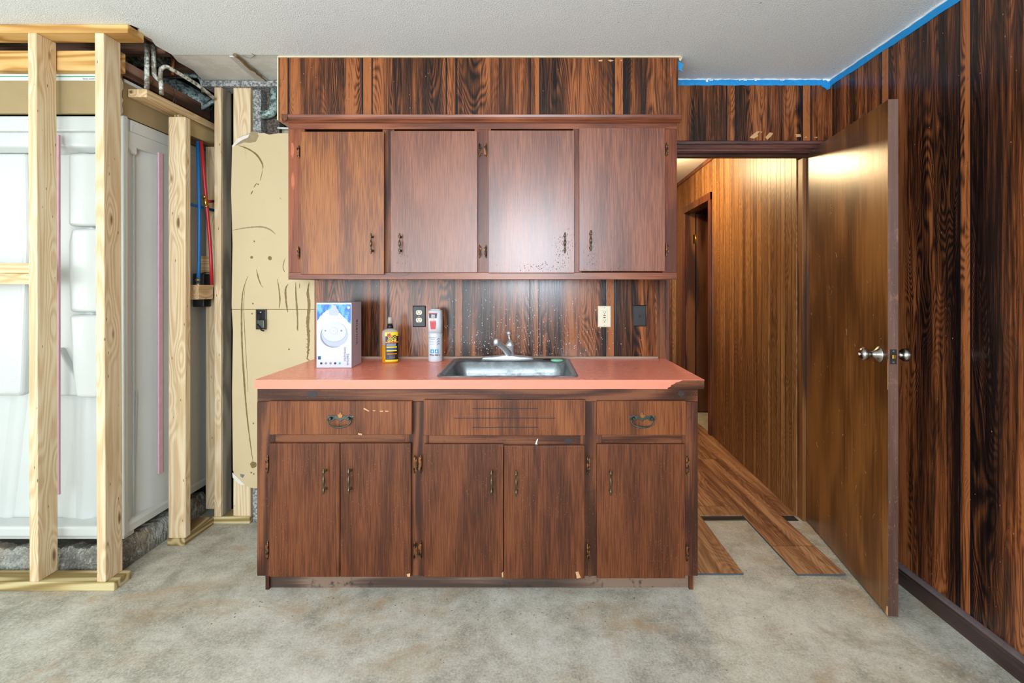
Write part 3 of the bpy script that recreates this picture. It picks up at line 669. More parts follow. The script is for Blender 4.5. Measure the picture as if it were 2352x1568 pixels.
# ------------------------------------------------------------------ pipes
def arc(pts, n=6):
    """round the corners of a polyline"""
    P = [Vector(p) for p in pts]; out = [P[0]]
    for i in range(1, len(P)-1):
        a, b, c_ = P[i-1], P[i], P[i+1]; r = min((b-a).length, (c_-b).length)*.4
        s_ = b+(a-b).normalized()*r; e_ = b+(c_-b).normalized()*r
        for k in range(n+1):
            t = k/n; out.append(s_*(1-t)**2+b*2*t*(1-t)+e_*t*t)
    out.append(P[-1]); return out
pp = lambda L, Y: [px(a, b, Y if len(q) == 2 else q[2]) for q in L for a, b in [q[:2]]]
def pipe(name, L, Y, r, mat, label, n=10):
    pts = [px(q[0], q[1], q[2] if len(q) > 2 else Y) for q in L]
    return tag(MB().tube(arc(pts), r, n).build(name, mat), label, 'pipe')
pipe('iron_pipe', [(338, 95), (337, 205)], 2.33, .0105, PIPE, 'straight upright paint crusted iron pipe in the ceiling hole')
pipe('iron_pipe', [(352, 100), (354, 174), (368, 186), (369, 158), (382, 152), (455, 195, 2.55), (492, 226, 2.66)], 2.345, .0095, PIPE, 'bent paint crusted iron pipe with a looped trap in the ceiling hole')
_p = bpy.data.objects['iron_pipe.001']; _b = MB().tube([px(369, 180, 2.345), px(371, 217, 2.345)], .0095, 10).build('stub', PIPE); _bm = bmesh.new(); _bm.from_mesh(_p.data); _bm.from_mesh(_b.data); _bm.to_mesh(_p.data); _bm.free(); bpy.data.objects.remove(_b)
pipe('copper_pipe', [(397, 136), (396, 172)], 2.42, .007, COPPERB, 'short copper pipe stub hanging beside the iron loop')
pipe('iron_pipe', [(425, 172), (462, 176), (468, 212)], 2.69, .011, PIPEG, 'greenish elbowed iron pipe near the torn ceiling edge')
pipe('iron_pipe', [(500, 226), (462, 250)], 2.78, .011, PIPEG, 'greenish iron pipe slanting down behind the weathered stud')
pipe('elbow_pipe', [(632, 205), (629, 248), (622, 262), (603, 264)], 2.71, .0235, PIPEG, 'fat greenish elbow pipe beside the soffit', 16)
pipe('small_white_pipe', [(638, 294), (668, 295)], 2.73, .006, WTAPE, 'thin white pipe under the elbow pipe')
pb = px(455, 330, 2.62)
m = MB().tube(arc([px(454, 325, 2.62), px(458, 480, 2.62), px(457, 600, 2.62), px(455, 652, 2.62)]), .0085, 12)
e = empty('blue_water_pipe', px(455, 652, 2.62), 'upright blue plastic water pipe between the return wall studs', 'pipe')
m.build('tube', PEXB, e); MB().lathe([(0, .0095), (.004, .011), (.012, .011), (.016, .008), (.026, .008), (.03, .0115), (.04, .0115)], px(455, 655, 2.62)+Vector((0, 0, -.005)), (0, 0, 1)).build('brass_fitting', BRASS, e)
e = empty('red_water_pipe', px(487, 655, 2.64), 'slanting red plastic water pipe with a tee joint', 'pipe')
MB().tube(arc([px(462, 325, 2.62), px(472, 440, 2.63), px(483, 560, 2.64), px(487, 654, 2.64)]), .0085, 12).tube([px(473, 463, 2.63), px(494, 462, 2.76)], .008, 10).build('tube', PEXR, e)
MB().tube([px(470.5, 452, 2.63), px(474.5, 476, 2.63)], .0105, 12).tube([px(470.3, 450, 2.63), px(470.8, 455, 2.63)], .013, 12).tube([px(474, 472, 2.63), px(474.8, 477, 2.63)], .013, 12).build('brass_tee', BRASS, e)
tag(MB().tube(arc([px(434, 468, 2.56), px(462, 476, 2.66), px(496, 484, 2.76)]), .008, 10).build('blue_cross_pipe', PEXB), 'short blue pipe crossing behind the upright pipes', 'pipe')
e = MB().box(-1.862, -1.80, 2.70, 2.76, 1.19, 1.375).build('valve_box', BLK, bevel=.004); tag(e, 'black shower valve body behind the pipe block', 'valve')
# loose wires
pipe('hanging_wire', [(400, 168), (408, 200), (396, 238), (404, 236), (398, 205)], 2.44, .0012, BLK, 'thin dark wire looping in the ceiling hole', 6)
pipe('hanging_wire', [(328, 180), (325, 198), (340, 206), (352, 185)], 2.36, .0012, BLK, 'thin dark wire loop by the straight iron pipe', 6)

# ================================================================== CREAM BOARD
yb = 2.650
cbd = empty('cream_wall_board', (X(600, yb), yb, Z(1120, yb)), 'cream painted wall board with torn edges and brown glue marks left of the sink', 'wall board')
P = [(533, 335), (548, 318), (560, 313), (572, 310), (582, 318), (592, 306), (606, 305), (618, 309), (640, 306), (724, 305), (724, 1125), (640, 1122), (592, 1121), (575, 1120), (562, 1112), (550, 1108), (543, 1092), (535, 1080), (533, 900), (535, 760), (532, 700), (534, 560), (531, 440)]
MB().prism([(X(a, yb), Z(b, yb)) for a, b in P], yb, yb+.012, 'Y').build('board', CREAM, cbd)
Q = [(533, 335), (548, 316), (560, 311), (572, 307), (578, 302), (590, 303), (594, 312), (588, 325), (575, 328), (560, 327), (546, 333)]
MB().prism([(X(a, yb), Z(b, yb)) for a, b in Q], yb-.0012, yb+.002, 'Y').build('torn_paper', GLUEG, cbd)
Q = [(533, 336), (546, 318), (560, 312), (574, 308), (570, 316), (556, 322), (545, 330), (536, 338)]
MB().prism([(X(a, yb), Z(b, yb)) for a, b in Q], yb-.0022, yb-.0002, 'Y').build('torn_plaster', GYP, cbd)
Q = [(534, 1085), (540, 1090), (556, 1106), (563, 1113), (556, 1113), (546, 1108), (535, 1096)]
MB().prism([(X(a, yb), Z(b, yb)) for a, b in Q], yb-.0022, yb-.0002, 'Y').build('torn_plaster', GYP, cbd)
MB().prism([(X(a, yb), Z(b, yb)) for a, b in [(552, 1088), (562, 1090), (558, 1097), (553, 1094)]], yb-.001, yb, 'Y').build('gouge', GREYI, cbd)
MB().box(X(533, yb), X(724, yb), yb-.0006, yb, Z(711, yb), Z(709.6, yb)).build('board_seam', GLUE, cbd)
def stroke(pts, wd, mat, name='glue_streak', t=.0016):
    """raised ribbon of dried glue on the board, wd list of widths in px"""
    L = []; Rr = []
    n = len(pts)
    for i, (a, b) in enumerate(pts):
        p0 = pts[max(0, i-1)]; p1 = pts[min(n-1, i+1)]; dx, dy = p1[0]-p0[0], p1[1]-p0[1]; l = math.hypot(dx, dy) or 1
        w_ = (wd[i] if isinstance(wd, (list, tuple)) else wd)/2; w_ *= random.uniform(.8, 1.2)
        L.append((a-dy/l*w_, b+dx/l*w_)); Rr.append((a+dy/l*w_, b-dx/l*w_))
    m = MB()
    vs = []
    for i in range(n):
        for q, yy in ((L[i], yb), (pts[i], yb-t), (Rr[i], yb)): vs.append((X(q[0], yb), yy, Z(q[1], yb)))
    fs = [(i*3+k, i*3+k+1, i*3+k+4, i*3+k+3) for i in range(n-1) for k in (0, 1)]
    m.add(vs, fs, True); return m.build(name, mat, cbd)
def curve(ctrl, n=8):
    out = []
    C = [ctrl[0]]+list(ctrl)+[ctrl[-1]]
    for i in range(1, len(C)-2):
        for k in range(n):
            t = k/n; q = []
            for j in (0, 1):
                a, b, c_, d = C[i-1][j], C[i][j], C[i+1][j], C[i+2][j]
                q.append(.5*(2*b+(c_-a)*t+(2*a-5*b+4*c_-d)*t*t+(3*b-a-3*c_+d)*t**3))
            out.append(tuple(q))
    out.append(tuple(ctrl[-1])); return out
def taper(n, w_, a=.15): return [max(a, math.sin(math.pi*(i+.3)/(n+.2))**.6)*w_ for i in range(n)]
def st(ctrl, w_, mat=GLUE):
    c_ = curve(ctrl); stroke(c_, taper(len(c_), w_), mat)
st([(548, 334), (570, 342), (590, 356), (602, 375), (604, 388)], 4)
st([(604, 388), (600, 405), (598, 415)], 1.6)
st([(590, 420), (583, 430)], 2.5); st([(581, 438), (576, 446)], 3)
st([(534, 529), (565, 523), (600, 521), (620, 527), (633, 538)], 3.5, GLUEG)
for (a, b, r) in ((620, 593, 5), (578, 591, 3.5), (584, 554, 2), (581, 697, 2), (593, 423, 2), (579, 720, 2), (582, 1067, 8), (577, 1085, 2.2), (583, 1088, 2), (582, 972, 2), (664, 802, 2)):
    pts = [(X(a+r*math.cos(t*.7)*random.uniform(.8, 1.1), yb), Z(b+r*math.sin(t*.7)*random.uniform(.8, 1.1), yb)) for t in range(9)]
    MB().prism(pts, yb-.0015, yb, 'Y').build('glue_blob', GLUE, cbd, bevel=.0006)
st([(569, 634), (558, 670), (555, 720), (556, 790), (560, 860), (566, 940), (574, 1010), (581, 1060)], 4)
st([(563, 655), (560, 700), (562, 760), (566, 830), (570, 900)], 1.4)
st([(589, 618), (594, 640), (600, 655)], 3); st([(600, 655), (604, 660)], 1.2)
st([(637, 640), (641, 665), (643, 690), (641, 708)], 3); st([(655, 592), (650, 612), (654, 625)], 2)
st([(662, 652), (656, 664), (657, 690), (661, 717)], 4.5); st([(679, 648), (680, 680), (683, 720), (684, 760)], 4); st([(684, 735), (682, 757)], 2)
st([(710, 648), (707, 672), (710, 700), (707, 740), (709, 780), (706, 822)], 7)
for i in range(26):
    y0 = 735+i*3.6; st([(705+random.uniform(-3, 3), y0), (709+random.uniform(-3, 3), y0+3), (706+random.uniform(-2, 4), y0+6)], 2)
st([(642, 453), (646, 457)], 1); st([(688, 650), (688, 662)], 1.6)
# open electrical box with a hanging receptacle
e = empty('electrical_box', (X(601, yb), yb, Z(758, yb)), 'open metal electrical box with a loose receptacle in the cream board', 'electrical box')
x0, x1, z0, z1 = X(590, yb), X(613, yb), Z(756, yb), Z(710, yb)
MB().box(x0, x1, yb-.004, yb-.001, z0, z1).build('box_back', SLOT, e)
MB().box(x0, x0+.004, yb-.012, yb-.001, z0, z1).box(x1-.004, x1, yb-.012, yb-.001, z0, z1).box(x0, x1, yb-.012, yb-.001, z1-.004, z1).box(x0, x1, yb-.012, yb-.001, z0, z0+.004).build('box_rim', VERD, e, bevel=.001)
MB().box(x0+.014, x1+.002, yb-.030, yb-.010, z0+.006, z0+.055).build('receptacle', VERD, e, bevel=.006, seg=3)
MB().tube([(x0+.02, yb-.03, z0+.03), (x0+.03, yb-.035, z0+.018), (x1-.01, yb-.035, z0-.002), (x1, yb-.028, z0-.006)], .004, 8).tube([(x0+.01, yb-.012, z1-.02), (x0+.025, yb-.024, z1-.03), (x0+.03, yb-.028, z0+.05)], .003, 8).build('wires', SLOT, e)
MB().lathe([(0, .006), (.004, .006), (.006, .003)], (x0+.026, yb-.006, z1-.016), (0, -1, 0)).build('screw', SCREW, e)

# ================================================================== torn batten at ceiling
e = empty('torn_ceiling_batten', (X(580, 2.5), 2.5, CH), 'torn dusty batten hanging at the ceiling left of the soffit', 'batten')
def cpt(a, b, dz=0.): # point on the ceiling plane under pixel a,b
    Y = (CH-dz-CZ)*F/(655-b); return Vector((X(a, Y), Y, CH-dz))
a0, a1, b0, b1 = cpt(527, 127), cpt(598, 190), cpt(545, 127), cpt(622, 190)
m = MB(); th = Vector((0, 0, -.008))
m.loft([[a0, b0, b0+th, a0+th], [(a0+a1)/2+Vector((.006, 0, 0)), (b0+b1)/2, (b0+b1)/2+th, (a0+a1)/2+th], [a1, b1, b1+th, a1+th]], True, True, False)
m.build('batten', plain('dusty_white_batten', (196, 190, 180), .8, var=.15, vs=60), e)
m = MB()
q0, q1 = cpt(538, 126, .010), cpt(612, 186, .010); pts = []
for i in range(15):
    t = i/14; pts.append(q0.lerp(q1, t)+Vector((random.uniform(-.004, .004), 0, random.uniform(-.001, .001))))
m.tube(pts, [.008*random.uniform(.6, 1.5)*(1-.5*i/14) for i in range(15)], 6)
m.build('torn_fibre', GLUE, e)
m = MB().tube([cpt(556, 128, .002), cpt(575, 134, .004), cpt(586, 128, .003), cpt(578, 123, .002)], .0016, 6); m.build('loose_curl', GREYI, e)

# ================================================================== UPPER CABINET
YU = 2.35
uc = empty('upper_cabinet', (-.22, 2.5, 1.34), 'long reddish brown wall cabinet with four doors hung under the soffit', 'cabinet')
UX0, UX1, UZ0, UZ1 = -1.160, .713, 1.338, 2.118
MB().box(UX0, UX0+.018, YU+.019, YB-.001, UZ0, UZ1-.003).box(UX1-.018, UX1, YU+.019, YB-.001, UZ0, UZ1-.003).box(UX0+.018, UX1-.018, YU+.019, YB-.001, UZ0+.012, UZ0+.03).box(UX0+.018, UX1-.018, YU+.019, YB-.001, UZ1-.02, UZ1-.003).box(UX0+.018, UX1-.018, YB-.01, YB-.001, UZ0+.03, UZ1-.02).build('cabinet_body', UPF, uc)
fz = lambda y: Z(y, YU); fx = lambda x: X(x, YU)
m = MB()
for a, b in ((662, 700), (878, 905), (1090, 1128), (1316, 1336), (1522, 1555)): MB().box(fx(a), fx(b), YU+(.004 if a == 878 else 0), YU+.019, UZ0+.034, UZ1-.055).build('frame_stile', FRM if a == 878 else UPF, uc, bevel=.0015)  # second stile takes a darker colour for the shade beside the ajar door

MB().box(UX0, UX1, YU-.0005, YU+.019, UZ1-.055, UZ1).build('top_rail', UPFX, uc, bevel=.0015)
MB().box(UX0, UX1, YU-.0005, YU+.019, UZ0, UZ0+.034).build('bottom_rail', UPFX, uc, bevel=.0015)
# moulding
pr = [(YU, 2.090), (YU-.010, 2.090), (YU-.014, 2.096), (YU-.022, 2.104), (YU-.026, 2.112), (YU-.028, 2.124), (YU+.036, 2.126), (YU+.036, 2.117), (YU, 2.117)]
MB().prism(pr, -1.182, .728, 'X').build('crown_moulding', UPFX, uc, bevel=.002, seg=3)
MB().prism([(-1.182, 2.126), (-1.150, 2.126), (-1.150, 2.100), (-1.165, 2.092), (-1.172, 2.108)], YU-.029, YU-.026, 'Y').build('chipped_corner', CHIP if False else UPO, uc)

HINGE = spatter('dark_copper_hinge', (44, 38, 32), (150, 98, 58), 70, .36, .8)
def spindle(L, r, mat, name, parent, c, dpt=.026):
    """turned spindle pull standing off the door by dpt; c = centre on the door face"""
    h = L/2; p = [(-h, .0012), (-h+.004, r*.75), (-h+.008, r*.5), (-h+.013, r*1.15), (-h+.02, r*.95), (-h+.025, r*.5), (-h+.036, r*.55), (-.012, r*.95), (0, r*1.1), (.012, r*.95), (h-.036, r*.55), (h-.025, r*.5), (h-.02, r*.95), (h-.013, r*1.15), (h-.008, r*.5), (h-.004, r*.75), (h, .0012)]
    m = MB().lathe(p, Vector(c)+Vector((0, -dpt, 0)), (0, 0, 1), 12)
    for s_ in (-1, 1):
        z = s_*(h-.016)
        m.lathe([(0, .006), (.002, .006), (.004, .003), (dpt-.002, .003)], Vector(c)+Vector((0, 0, z)), (0, -1, 0), 10)
    return m.build(name, mat, parent)
def hinge(parent, x, y, z, L=.062, side=1, mat=None):
    mat = HINGE
    h = L/2
    b = MB().lathe([(-h, .001), (-h+.003, .003), (-h+.006, .0018), (-h+.009, .0042), (-h*.35, .0036), (0, .0046), (h*.35, .0036), (h-.009, .0042), (h-.006, .0018), (h-.003, .003), (h, .001)], (x, y-.004, z), (0, 0, 1), 10)
    w_ = .011*side
    b.prism([(x, z-h*.62), (x+w_*.7, z-h*.8), (x+w_, z-h*.45), (x+w_*.75, z), (x+w_, z+h*.45), (x+w_*.7, z+h*.8), (x, z+h*.62)], y-.003, y-.0006, 'Y')
    return b.build('hinge', mat, parent)
def slab(parent, name, p, Y, mat, th=.019, drop=0., ajar=0.):
    x0, y0, x1, y1 = p
    return MB().box(X(x0, Y), X(x1, Y), Y, Y+th, Z(y1, Y), Z(y0, Y)).build(name, mat, parent, bevel=.0025, seg=2)
YD = YU-.0195
ud = [((690, 302, 882, 630), UPO, (856, 560), 685, -1, (347, 580)), ((897, 300, 1097, 626), UPP, (921, 560), 1101, 1, (343, 577)),
      ((1121, 299, 1320, 627), UPP, (1297, 558), 1116, -1, (343, 577)), ((1330, 293, 1528, 623), UPP, (1356, 553), 1532, 1, (342, 573))]
for k, (p, mt, hp, hxp, sd, hz) in enumerate(ud):
    d = slab(uc, 'cabinet_door', p, YD, mt); spindle(.098, .0052, BRONZE, 'pull_handle', d, (X(hp[0], YD), YD, Z(hp[1], YD)))
    if k == 0: d['label'] = 'orange tinted door'
    if k == 2: d['label'] = 'door with sheen and worn patch near handle'
    for z in hz: hinge(d, X(hxp, YD), YD+.010, Z(z, YD), .064, sd)
# paint loss near the handles and on the left stile
def patch(parent, pts, Y, mat, name, t=.0006, bevel=0):
    return MB().prism([(X(a, Y), Z(b, Y)) for a, b in pts], Y-t, Y+.0002, 'Y').build(name, mat, parent)
def blob(cx, cy, rx, ry, n=14, j=.3):
    return [(cx+rx*math.cos(6.283*i/n)*random.uniform(1-j, 1+j*.4), cy+ry*math.sin(6.283*i/n)*random.uniform(1-j, 1+j*.4)) for i in range(n)]
SCUF = plain('flaked_finish', (176, 96, 62), .6, var=.3, vs=90)
patch(uc, blob(672, 345, 4, 20), YU, SCUF, 'flaked_patch'); patch(uc, blob(673, 415, 4, 22), YU, SCUF, 'flaked_patch')
DKW = plain('dark_worn_finish', (96, 58, 46), .6, var=.35, vs=120)
random.seed(11)
DD = [c_ for c_ in uc.children if c_.name.startswith('cabinet_door')]
def specks(parent, cx, cy, sx, sy, n, Y, mat, name='worn_specks', r=(.3, 1.05)):
    m = MB()
    for i in range(n):
        a, b = random.gauss(cx, sx), random.gauss(cy, sy); rr = random.uniform(*r)
        m.prism([(X(q[0], Y), Z(q[1], Y)) for q in blob(a, b, rr, rr*random.uniform(.8, 2), 6)], Y-.0005, Y+.0001, 'Y')
    o = m.build(name, mat, parent); o['kind'] = 'stuff'; return o
specks(DD[2], 1295, 565, 11, 22, 130, YD, DKW); specks(DD[2], 1250, 612, 36, 6, 90, YD, DKW); specks(DD[1], 925, 590, 8, 18, 50, YD, DKW)
specks(DD[3], 1360, 585, 12, 18, 60, YD, DKW); specks(DD[3], 1440, 616, 40, 3, 40, YD, DKW)

# ================================================================== BASE CABINET
YF = 2.07
bc = empty('base_cabinet', (-.22, 2.35, 0), 'worn dark brown sink base cabinet with two drawers and five doors', 'cabinet')
BX0, BX1, BZ0, BZ1 = -1.153, .717, .077, .874
MB().box(BX0, BX0+.018, YF+.019, YB-.003, BZ0, BZ1).build('side_panel', FRM, bc)
MB().box(BX1-.018, BX1, YF+.019, YB-.003, BZ0, BZ1).build('side_panel', FRM, bc)
MB().box(BX0+.018, BX1-.018, YF+.019, YB-.003, BZ0, BZ0+.018).build('floor_panel', FRM, bc)
bf = lambda x: X(x, YF); bzz = lambda y: Z(y, YF)
m = MB()
for a, b in ((590.5, 632), (930, 985), (1333, 1382), (1566, 1603)): MB().box(bf(a), bf(b), YF, YF+.019, BZ0, Z(922.5, YF)).build('frame_stile', FRM, bc, bevel=.0015)
MB().box(BX0, BX1, YF-.0006, YF+.019, Z(922, YF), BZ1).build('top_rail', FRMX, bc, bevel=.0015)
m = MB()
for a, b in ((632, 930), (985, 1333), (1382, 1566)): MB().box(bf(a), bf(b), YF+.001, YF+.019, Z(1032, YF), Z(985, YF)).build('middle_rail', FRMX, bc, bevel=.001)
MB().box(bf(632), bf(1566), YF+.001, YF+.019, BZ0, BZ0+.03).build('bottom_rail', FRMX, bc)
MB().box(-1.120, .690, YF+.045, YF+.063, 0, BZ0).build('toe_kick', GREYW if False else wood('grimy_toe_board', [(64,46,36),(96,74,60),(128,104,86)], axis='X', rings=8, fib=120, wear=.8, wearcol=(34,28,30), rough=.6), bc)
MB().box(-1.135, -1.12, YF+.03, YB-.02, 0, BZ0).build('plinth_end', FRM, bc); MB().box(.690, .708, YF+.03, YB-.02, 0, BZ0).build('plinth_end', FRM, bc)
YP = YF-.0195
def bail(parent, c, s=1.0):
    c = Vector(c)
    o = [(-.052, .010), (-.046, .016), (-.040, .012), (-.032, .017), (-.022, .014), (-.014, .016), (-.008, .012), (-.006, .022), (0, .030), (.006, .022), (.008, .012), (.014, .016), (.022, .014), (.032, .017), (.040, .012), (.046, .016), (.052, .010), (.044, .004), (.038, -.006), (.028, -.006), (.020, .002), (.010, .000), (.0, -.008), (-.010, 0), (-.020, .002), (-.028, -.006), (-.038, -.006), (-.044, .004)]
    a = MB().prism([(c.x+p[0]*s, c.z+p[1]*s) for p in o], c.y-.003, c.y, 'Y')
    h = a.build('handle_plate', VERD, parent, bevel=.0012)
    sm = MB().prism([(c.x+p[0]*s, c.z+p[1]*s) for p in [(-.007, .010), (-.010, .019), (-.004, .019), (0, .029), (.004, .019), (.010, .019), (.007, .010), (0, .006)]], c.y-.0042, c.y-.002, 'Y')
    sm.build('copper_crest', COPPERB, parent)
    b = MB()
    for sd in (-1, 1): b.lathe([(0, .007), (.004, .007), (.012, .004), (.014, .0065), (.018, .004)], c+Vector((sd*.034*s, 0, .006)), (0, -1, 0), 12)
    pts = []
    for i in range(17):
        t = i/16; a_ = math.pi*t
        pts.append(c+Vector((-.043*math.cos(a_)*s, -.012-.007*math.sin(a_), .006-.030*math.sin(a_)**.55*s)))
    b.tube(pts, [.0028 if i < 6 or i > 10 else .0036 + (.0009 if i % 2 else 0) for i in range(17)], 10)
    b.build('pull_handle', VERD, parent)
def rect_z(p, Y): return (X(p[0], Y)+X(p[2], Y))/2, (Z(p[1], Y)+Z(p[3], Y))/2
for p, hp in (((618, 921, 946, 998), (782, 963)), ((1371, 921, 1576, 999), (1475, 963))):
    d = slab(bc, 'drawer', p, YP, CABD); bail(d, (X(hp[0], YP), YP, Z(hp[1], YP)), .62*1.0 if False else 1.12)
d = slab(bc, 'false_drawer_front', (973, 918, 1345, 1000), YP, CABD)
m = MB()
for (y, a, b) in ((938, 1085, 1236), (960, 1043, 1276), (981, 1085, 1236)):
    m.box(X(a, YP), X(b, YP), YP-.0004, YP+.001, Z(y+.9, YP), Z(y-.9, YP))
m.build('vent_slots', SLOT, d)
bd = [((618, 1018, 780, 1325), (749, 1100), 613, -1, (1067, 1265)), ((781.5, 1018, 944, 1325), (806, 1100), 951, 1, (1067, 1266)),
      ((974, 1020, 1156, 1325), (1130, 1103), 966, -1, (1067, 1266)), ((1157.5, 1023, 1343, 1329), (1186, 1105), 1350, 1, (1070, 1270)),
      ((1371, 1020, 1574, 1328), (1401, 1103), 1579, 1, (1070, 1270))]
BD = []
for k, (p, hp, hxp, sd, hz) in enumerate(bd):
    d = slab(bc, 'cabinet_door', p, YP, CAB); BD.append(d); spindle(.108, .0055, BRONZE, 'pull_handle', d, (X(hp[0], YP), YP, Z(hp[1], YP)))
    if k == 3: d['label'] = 'sagging door hung slightly low'
    for z in hz: hinge(d, X(hxp, YP), YP+.010, Z(z, YP), .078, sd, COPPERB if k % 2 else VERD)
patch(BD[3], [(1322, 1313), (1328, 1312), (1334, 1326), (1325, 1328)], YP, CHIP, 'bare_chip'); patch(BD[2], [(1152, 1316), (1156, 1312), (1156, 1325), (1153, 1325)], YP, CHIP, 'bare_chip')
patch(BD[1], [(934, 1318), (942, 1316), (942, 1324), (936, 1324)], YP, CHIP, 'bare_chip')
dr = [c_ for c_ in bc.children if c_.name.startswith('drawer')][0]
for q in ([(836, 936), (848, 943), (847, 945), (835, 939)], [(856, 942), (862, 942), (862, 944), (857, 944)], [(872, 943), (880, 943), (880, 945), (873, 945)], [(884, 943), (892, 943), (892, 945), (885, 945)], [(822, 994), (832, 996), (831, 999), (823, 998)]):
    patch(dr, q, YP, CHIP, 'paint_nick')
KN = plain('dark_knot', (44, 38, 38), .6, var=.4, vs=150)
patch(bc, blob(717, 905, 13, 8, j=.1), YF-.0006, KN, 'wood_knot'); patch(bc, blob(1305, 1013, 9, 7, j=.15), YF+.001, KN, 'wood_knot'); patch(bc, blob(1565, 904, 8, 6, j=.2), YF-.0006, KN, 'wood_knot')
patch(bc, [(1229, 1020), (1233, 1009), (1236, 1007), (1233, 1018), (1238, 1022)], YF+.001, WCAULK, 'paint_drip')

# ================================================================== COUNTERTOP
YC0, YC1, CT = 2.044, 2.636, .914
ct = empty('countertop', (-.21, 2.34, .876), 'coral laminate countertop with a chipped front corner on the base cabinet', 'countertop')
CX0, CX1 = -1.152, .735
HX0, HX1, HY0, HY1 = -.386, .199, 2.118, 2.575
def slab_hole(m, z0, z1, x0, x1, y0, y1):
    m.box(x0, HX0, y0, y1, z0, z1).box(HX1, x1, y0, y1, z0, z1).box(HX0, HX1, y0, HY0, z0, z1).box(HX0, HX1, HY1, y1, z0, z1); return m
slab_hole(MB(), .876, .9125, CX0+.001, CX1, YC0+.0012, YC1).build('wood_core', FRMX, ct)
slab_hole(MB(), .9125, CT, CX0, CX1+.001, YC0, YC1).build('laminate_top', CORAL, ct)
zt = .9123; e_ = [(CX0, .876), (X(1533, YC0), .876), (X(1534, YC0), .881), (X(1541, YC0), .886), (X(1541, YC0), .892), (X(1548, YC0), .896), (X(1552, YC0), .902), (X(1560, YC0), .906), (X(1568, YC0), zt), (CX0, zt)]
MB().prism(e_, YC0, YC0+.0012, 'Y').build('laminate_front_edge', CORE, ct)
MB().box(CX0, CX0+.001, YC0+.0012, YC1, .876, zt).build('laminate_end', CORE, ct)
MB().box(CX0+.01, .70, YC1, YB-.0005, .900, .925).build('back_strip', wood('pale_backsplash_strip', [(96,70,56),(130,104,86),(160,136,116)], axis='X', rings=4, fib=120), ct, bevel=.001)

# ================================================================== SINK
sk = empty('kitchen_sink', (-.094, 2.36, .76), 'stainless drop-in sink in the coral countertop', 'sink')
def rr(x0, x1, y0, y1, r, z, n=6):
    out = []
    for cx, cy, a0 in ((x1-r, y1-r, 0), (x0+r, y1-r, 90), (x0+r, y0+r, 180), (x1-r, y0+r, 270)):
        for k in range(n+1):
            a = R(a0+90*k/n); out.append(Vector((cx+r*math.cos(a), cy+r*math.sin(a), z)))
    return out
ox0, ox1, oy0, oy1 = -.403, .216, 2.100, 2.622
m = MB()
m.loft([rr(ox0, ox1, oy0, oy1, .035, CT+.0005), rr(ox0+.002, ox1-.002, oy0+.002, oy1-.002, .034, CT+.004), rr(ox0+.010, ox1-.010, oy0+.010, oy1-.010, .03, CT+.0055),
        rr(ox0+.017, ox1-.017, oy0+.017, oy1-.015, .03, CT+.003), rr(ox0+.024, ox1-.024, oy0+.020, oy1-.085, .05, CT+.003),
        rr(ox0+.030, ox1-.030, oy0+.026, oy1-.095, .055, CT-.004), rr(ox0+.036, ox1-.036, oy0+.032, oy1-.103, .055, CT-.06), rr(ox0+.045, ox1-.045, oy0+.042, oy1-.115, .06, CT-.145),
        rr(ox0+.075, ox1-.075, oy0+.07, oy1-.145, .06, CT-.160), rr(-.13, -.058, 2.29, 2.36, .03, CT-.163)], False, True)
m.build('basin', STEEL, sk)
MB().lathe([(0, .042), (.003, .042), (.004, .034), (.001, .03)], (-.094, 2.325, CT-.162), (0, 0, 1), 20).build('drain', CHROME, sk)
MB().lathe([(0, .022), (.002, .022), (.003, .018)], (X(1256, 2.58), 2.572, CT+.003), (0, 0, 1), 20).build('hole_cover', SLOT, sk)
fc = empty('faucet', (-.094-.02, 2.575, CT+.004), 'chrome single lever faucet on the back ledge of the sink', 'faucet')
fx0 = -.112; fy = 2.578; fz0 = CT+.0032
m = MB(); m.loft([[Vector((fx0+a*math.cos(t*6.283/28)*(1 if True else 1), fy+b*math.sin(t*6.283/28), z)) for t in range(28)] for a, b, z in ((.138, .024, fz0), (.138, .024, fz0+.010), (.125, .021, fz0+.017), (.045, .022, fz0+.025), (.03, .02, fz0+.026))], True, True)
m.build('base_plate', CHROME, fc)
MB().lathe([(0, .024), (.02, .022), (.045, .021), (.052, .024), (.06, .023), (.075, .014), (.082, .008)], (fx0+.012, fy, fz0+.022), (0, 0, 1), 20).build('faucet_body', CHROME, fc)
sp0 = Vector((fx0+.005, fy-.01, fz0+.036)); sp1 = Vector((fx0-.052, fy-.12, fz0+.105))
MB().tube([sp0, sp0.lerp(sp1, .4)+Vector((0, 0, .006)), sp0.lerp(sp1, .8)+Vector((0, 0, .004)), sp1], [.020, .0165, .0145, .0145], 14).lathe([(-.014, .008), (-.010, .013), (.0, .016), (.014, .0155), (.022, .012)], sp1+Vector((0, 0, .006)), (0, 0, -1), 16).build('spout', CHROME, fc)
MB().tube([(fx0+.012, fy, fz0+.10), (fx0+.008, fy+.002, fz0+.115), (fx0+.006, fy+.004, fz0+.132)], [.007, .005, .006], 12).lathe([(-.013, .003), (-.009, .010), (0, .013), (.009, .010), (.013, .003)], (fx0+.006, fy+.004, fz0+.14), (0, 0, 1), 16).build('lever', CHROME, fc)
tag(MB().lathe([(0, .030), (.004, .032), (.008, .026), (.010, .012), (.0105, .001)], (X(1279, 2.54), 2.535, CT+.0035), (0, 0, 1), 24).build('soap_disc', MINT), 'pale green round lid lying on the sink ledge', 'lid')

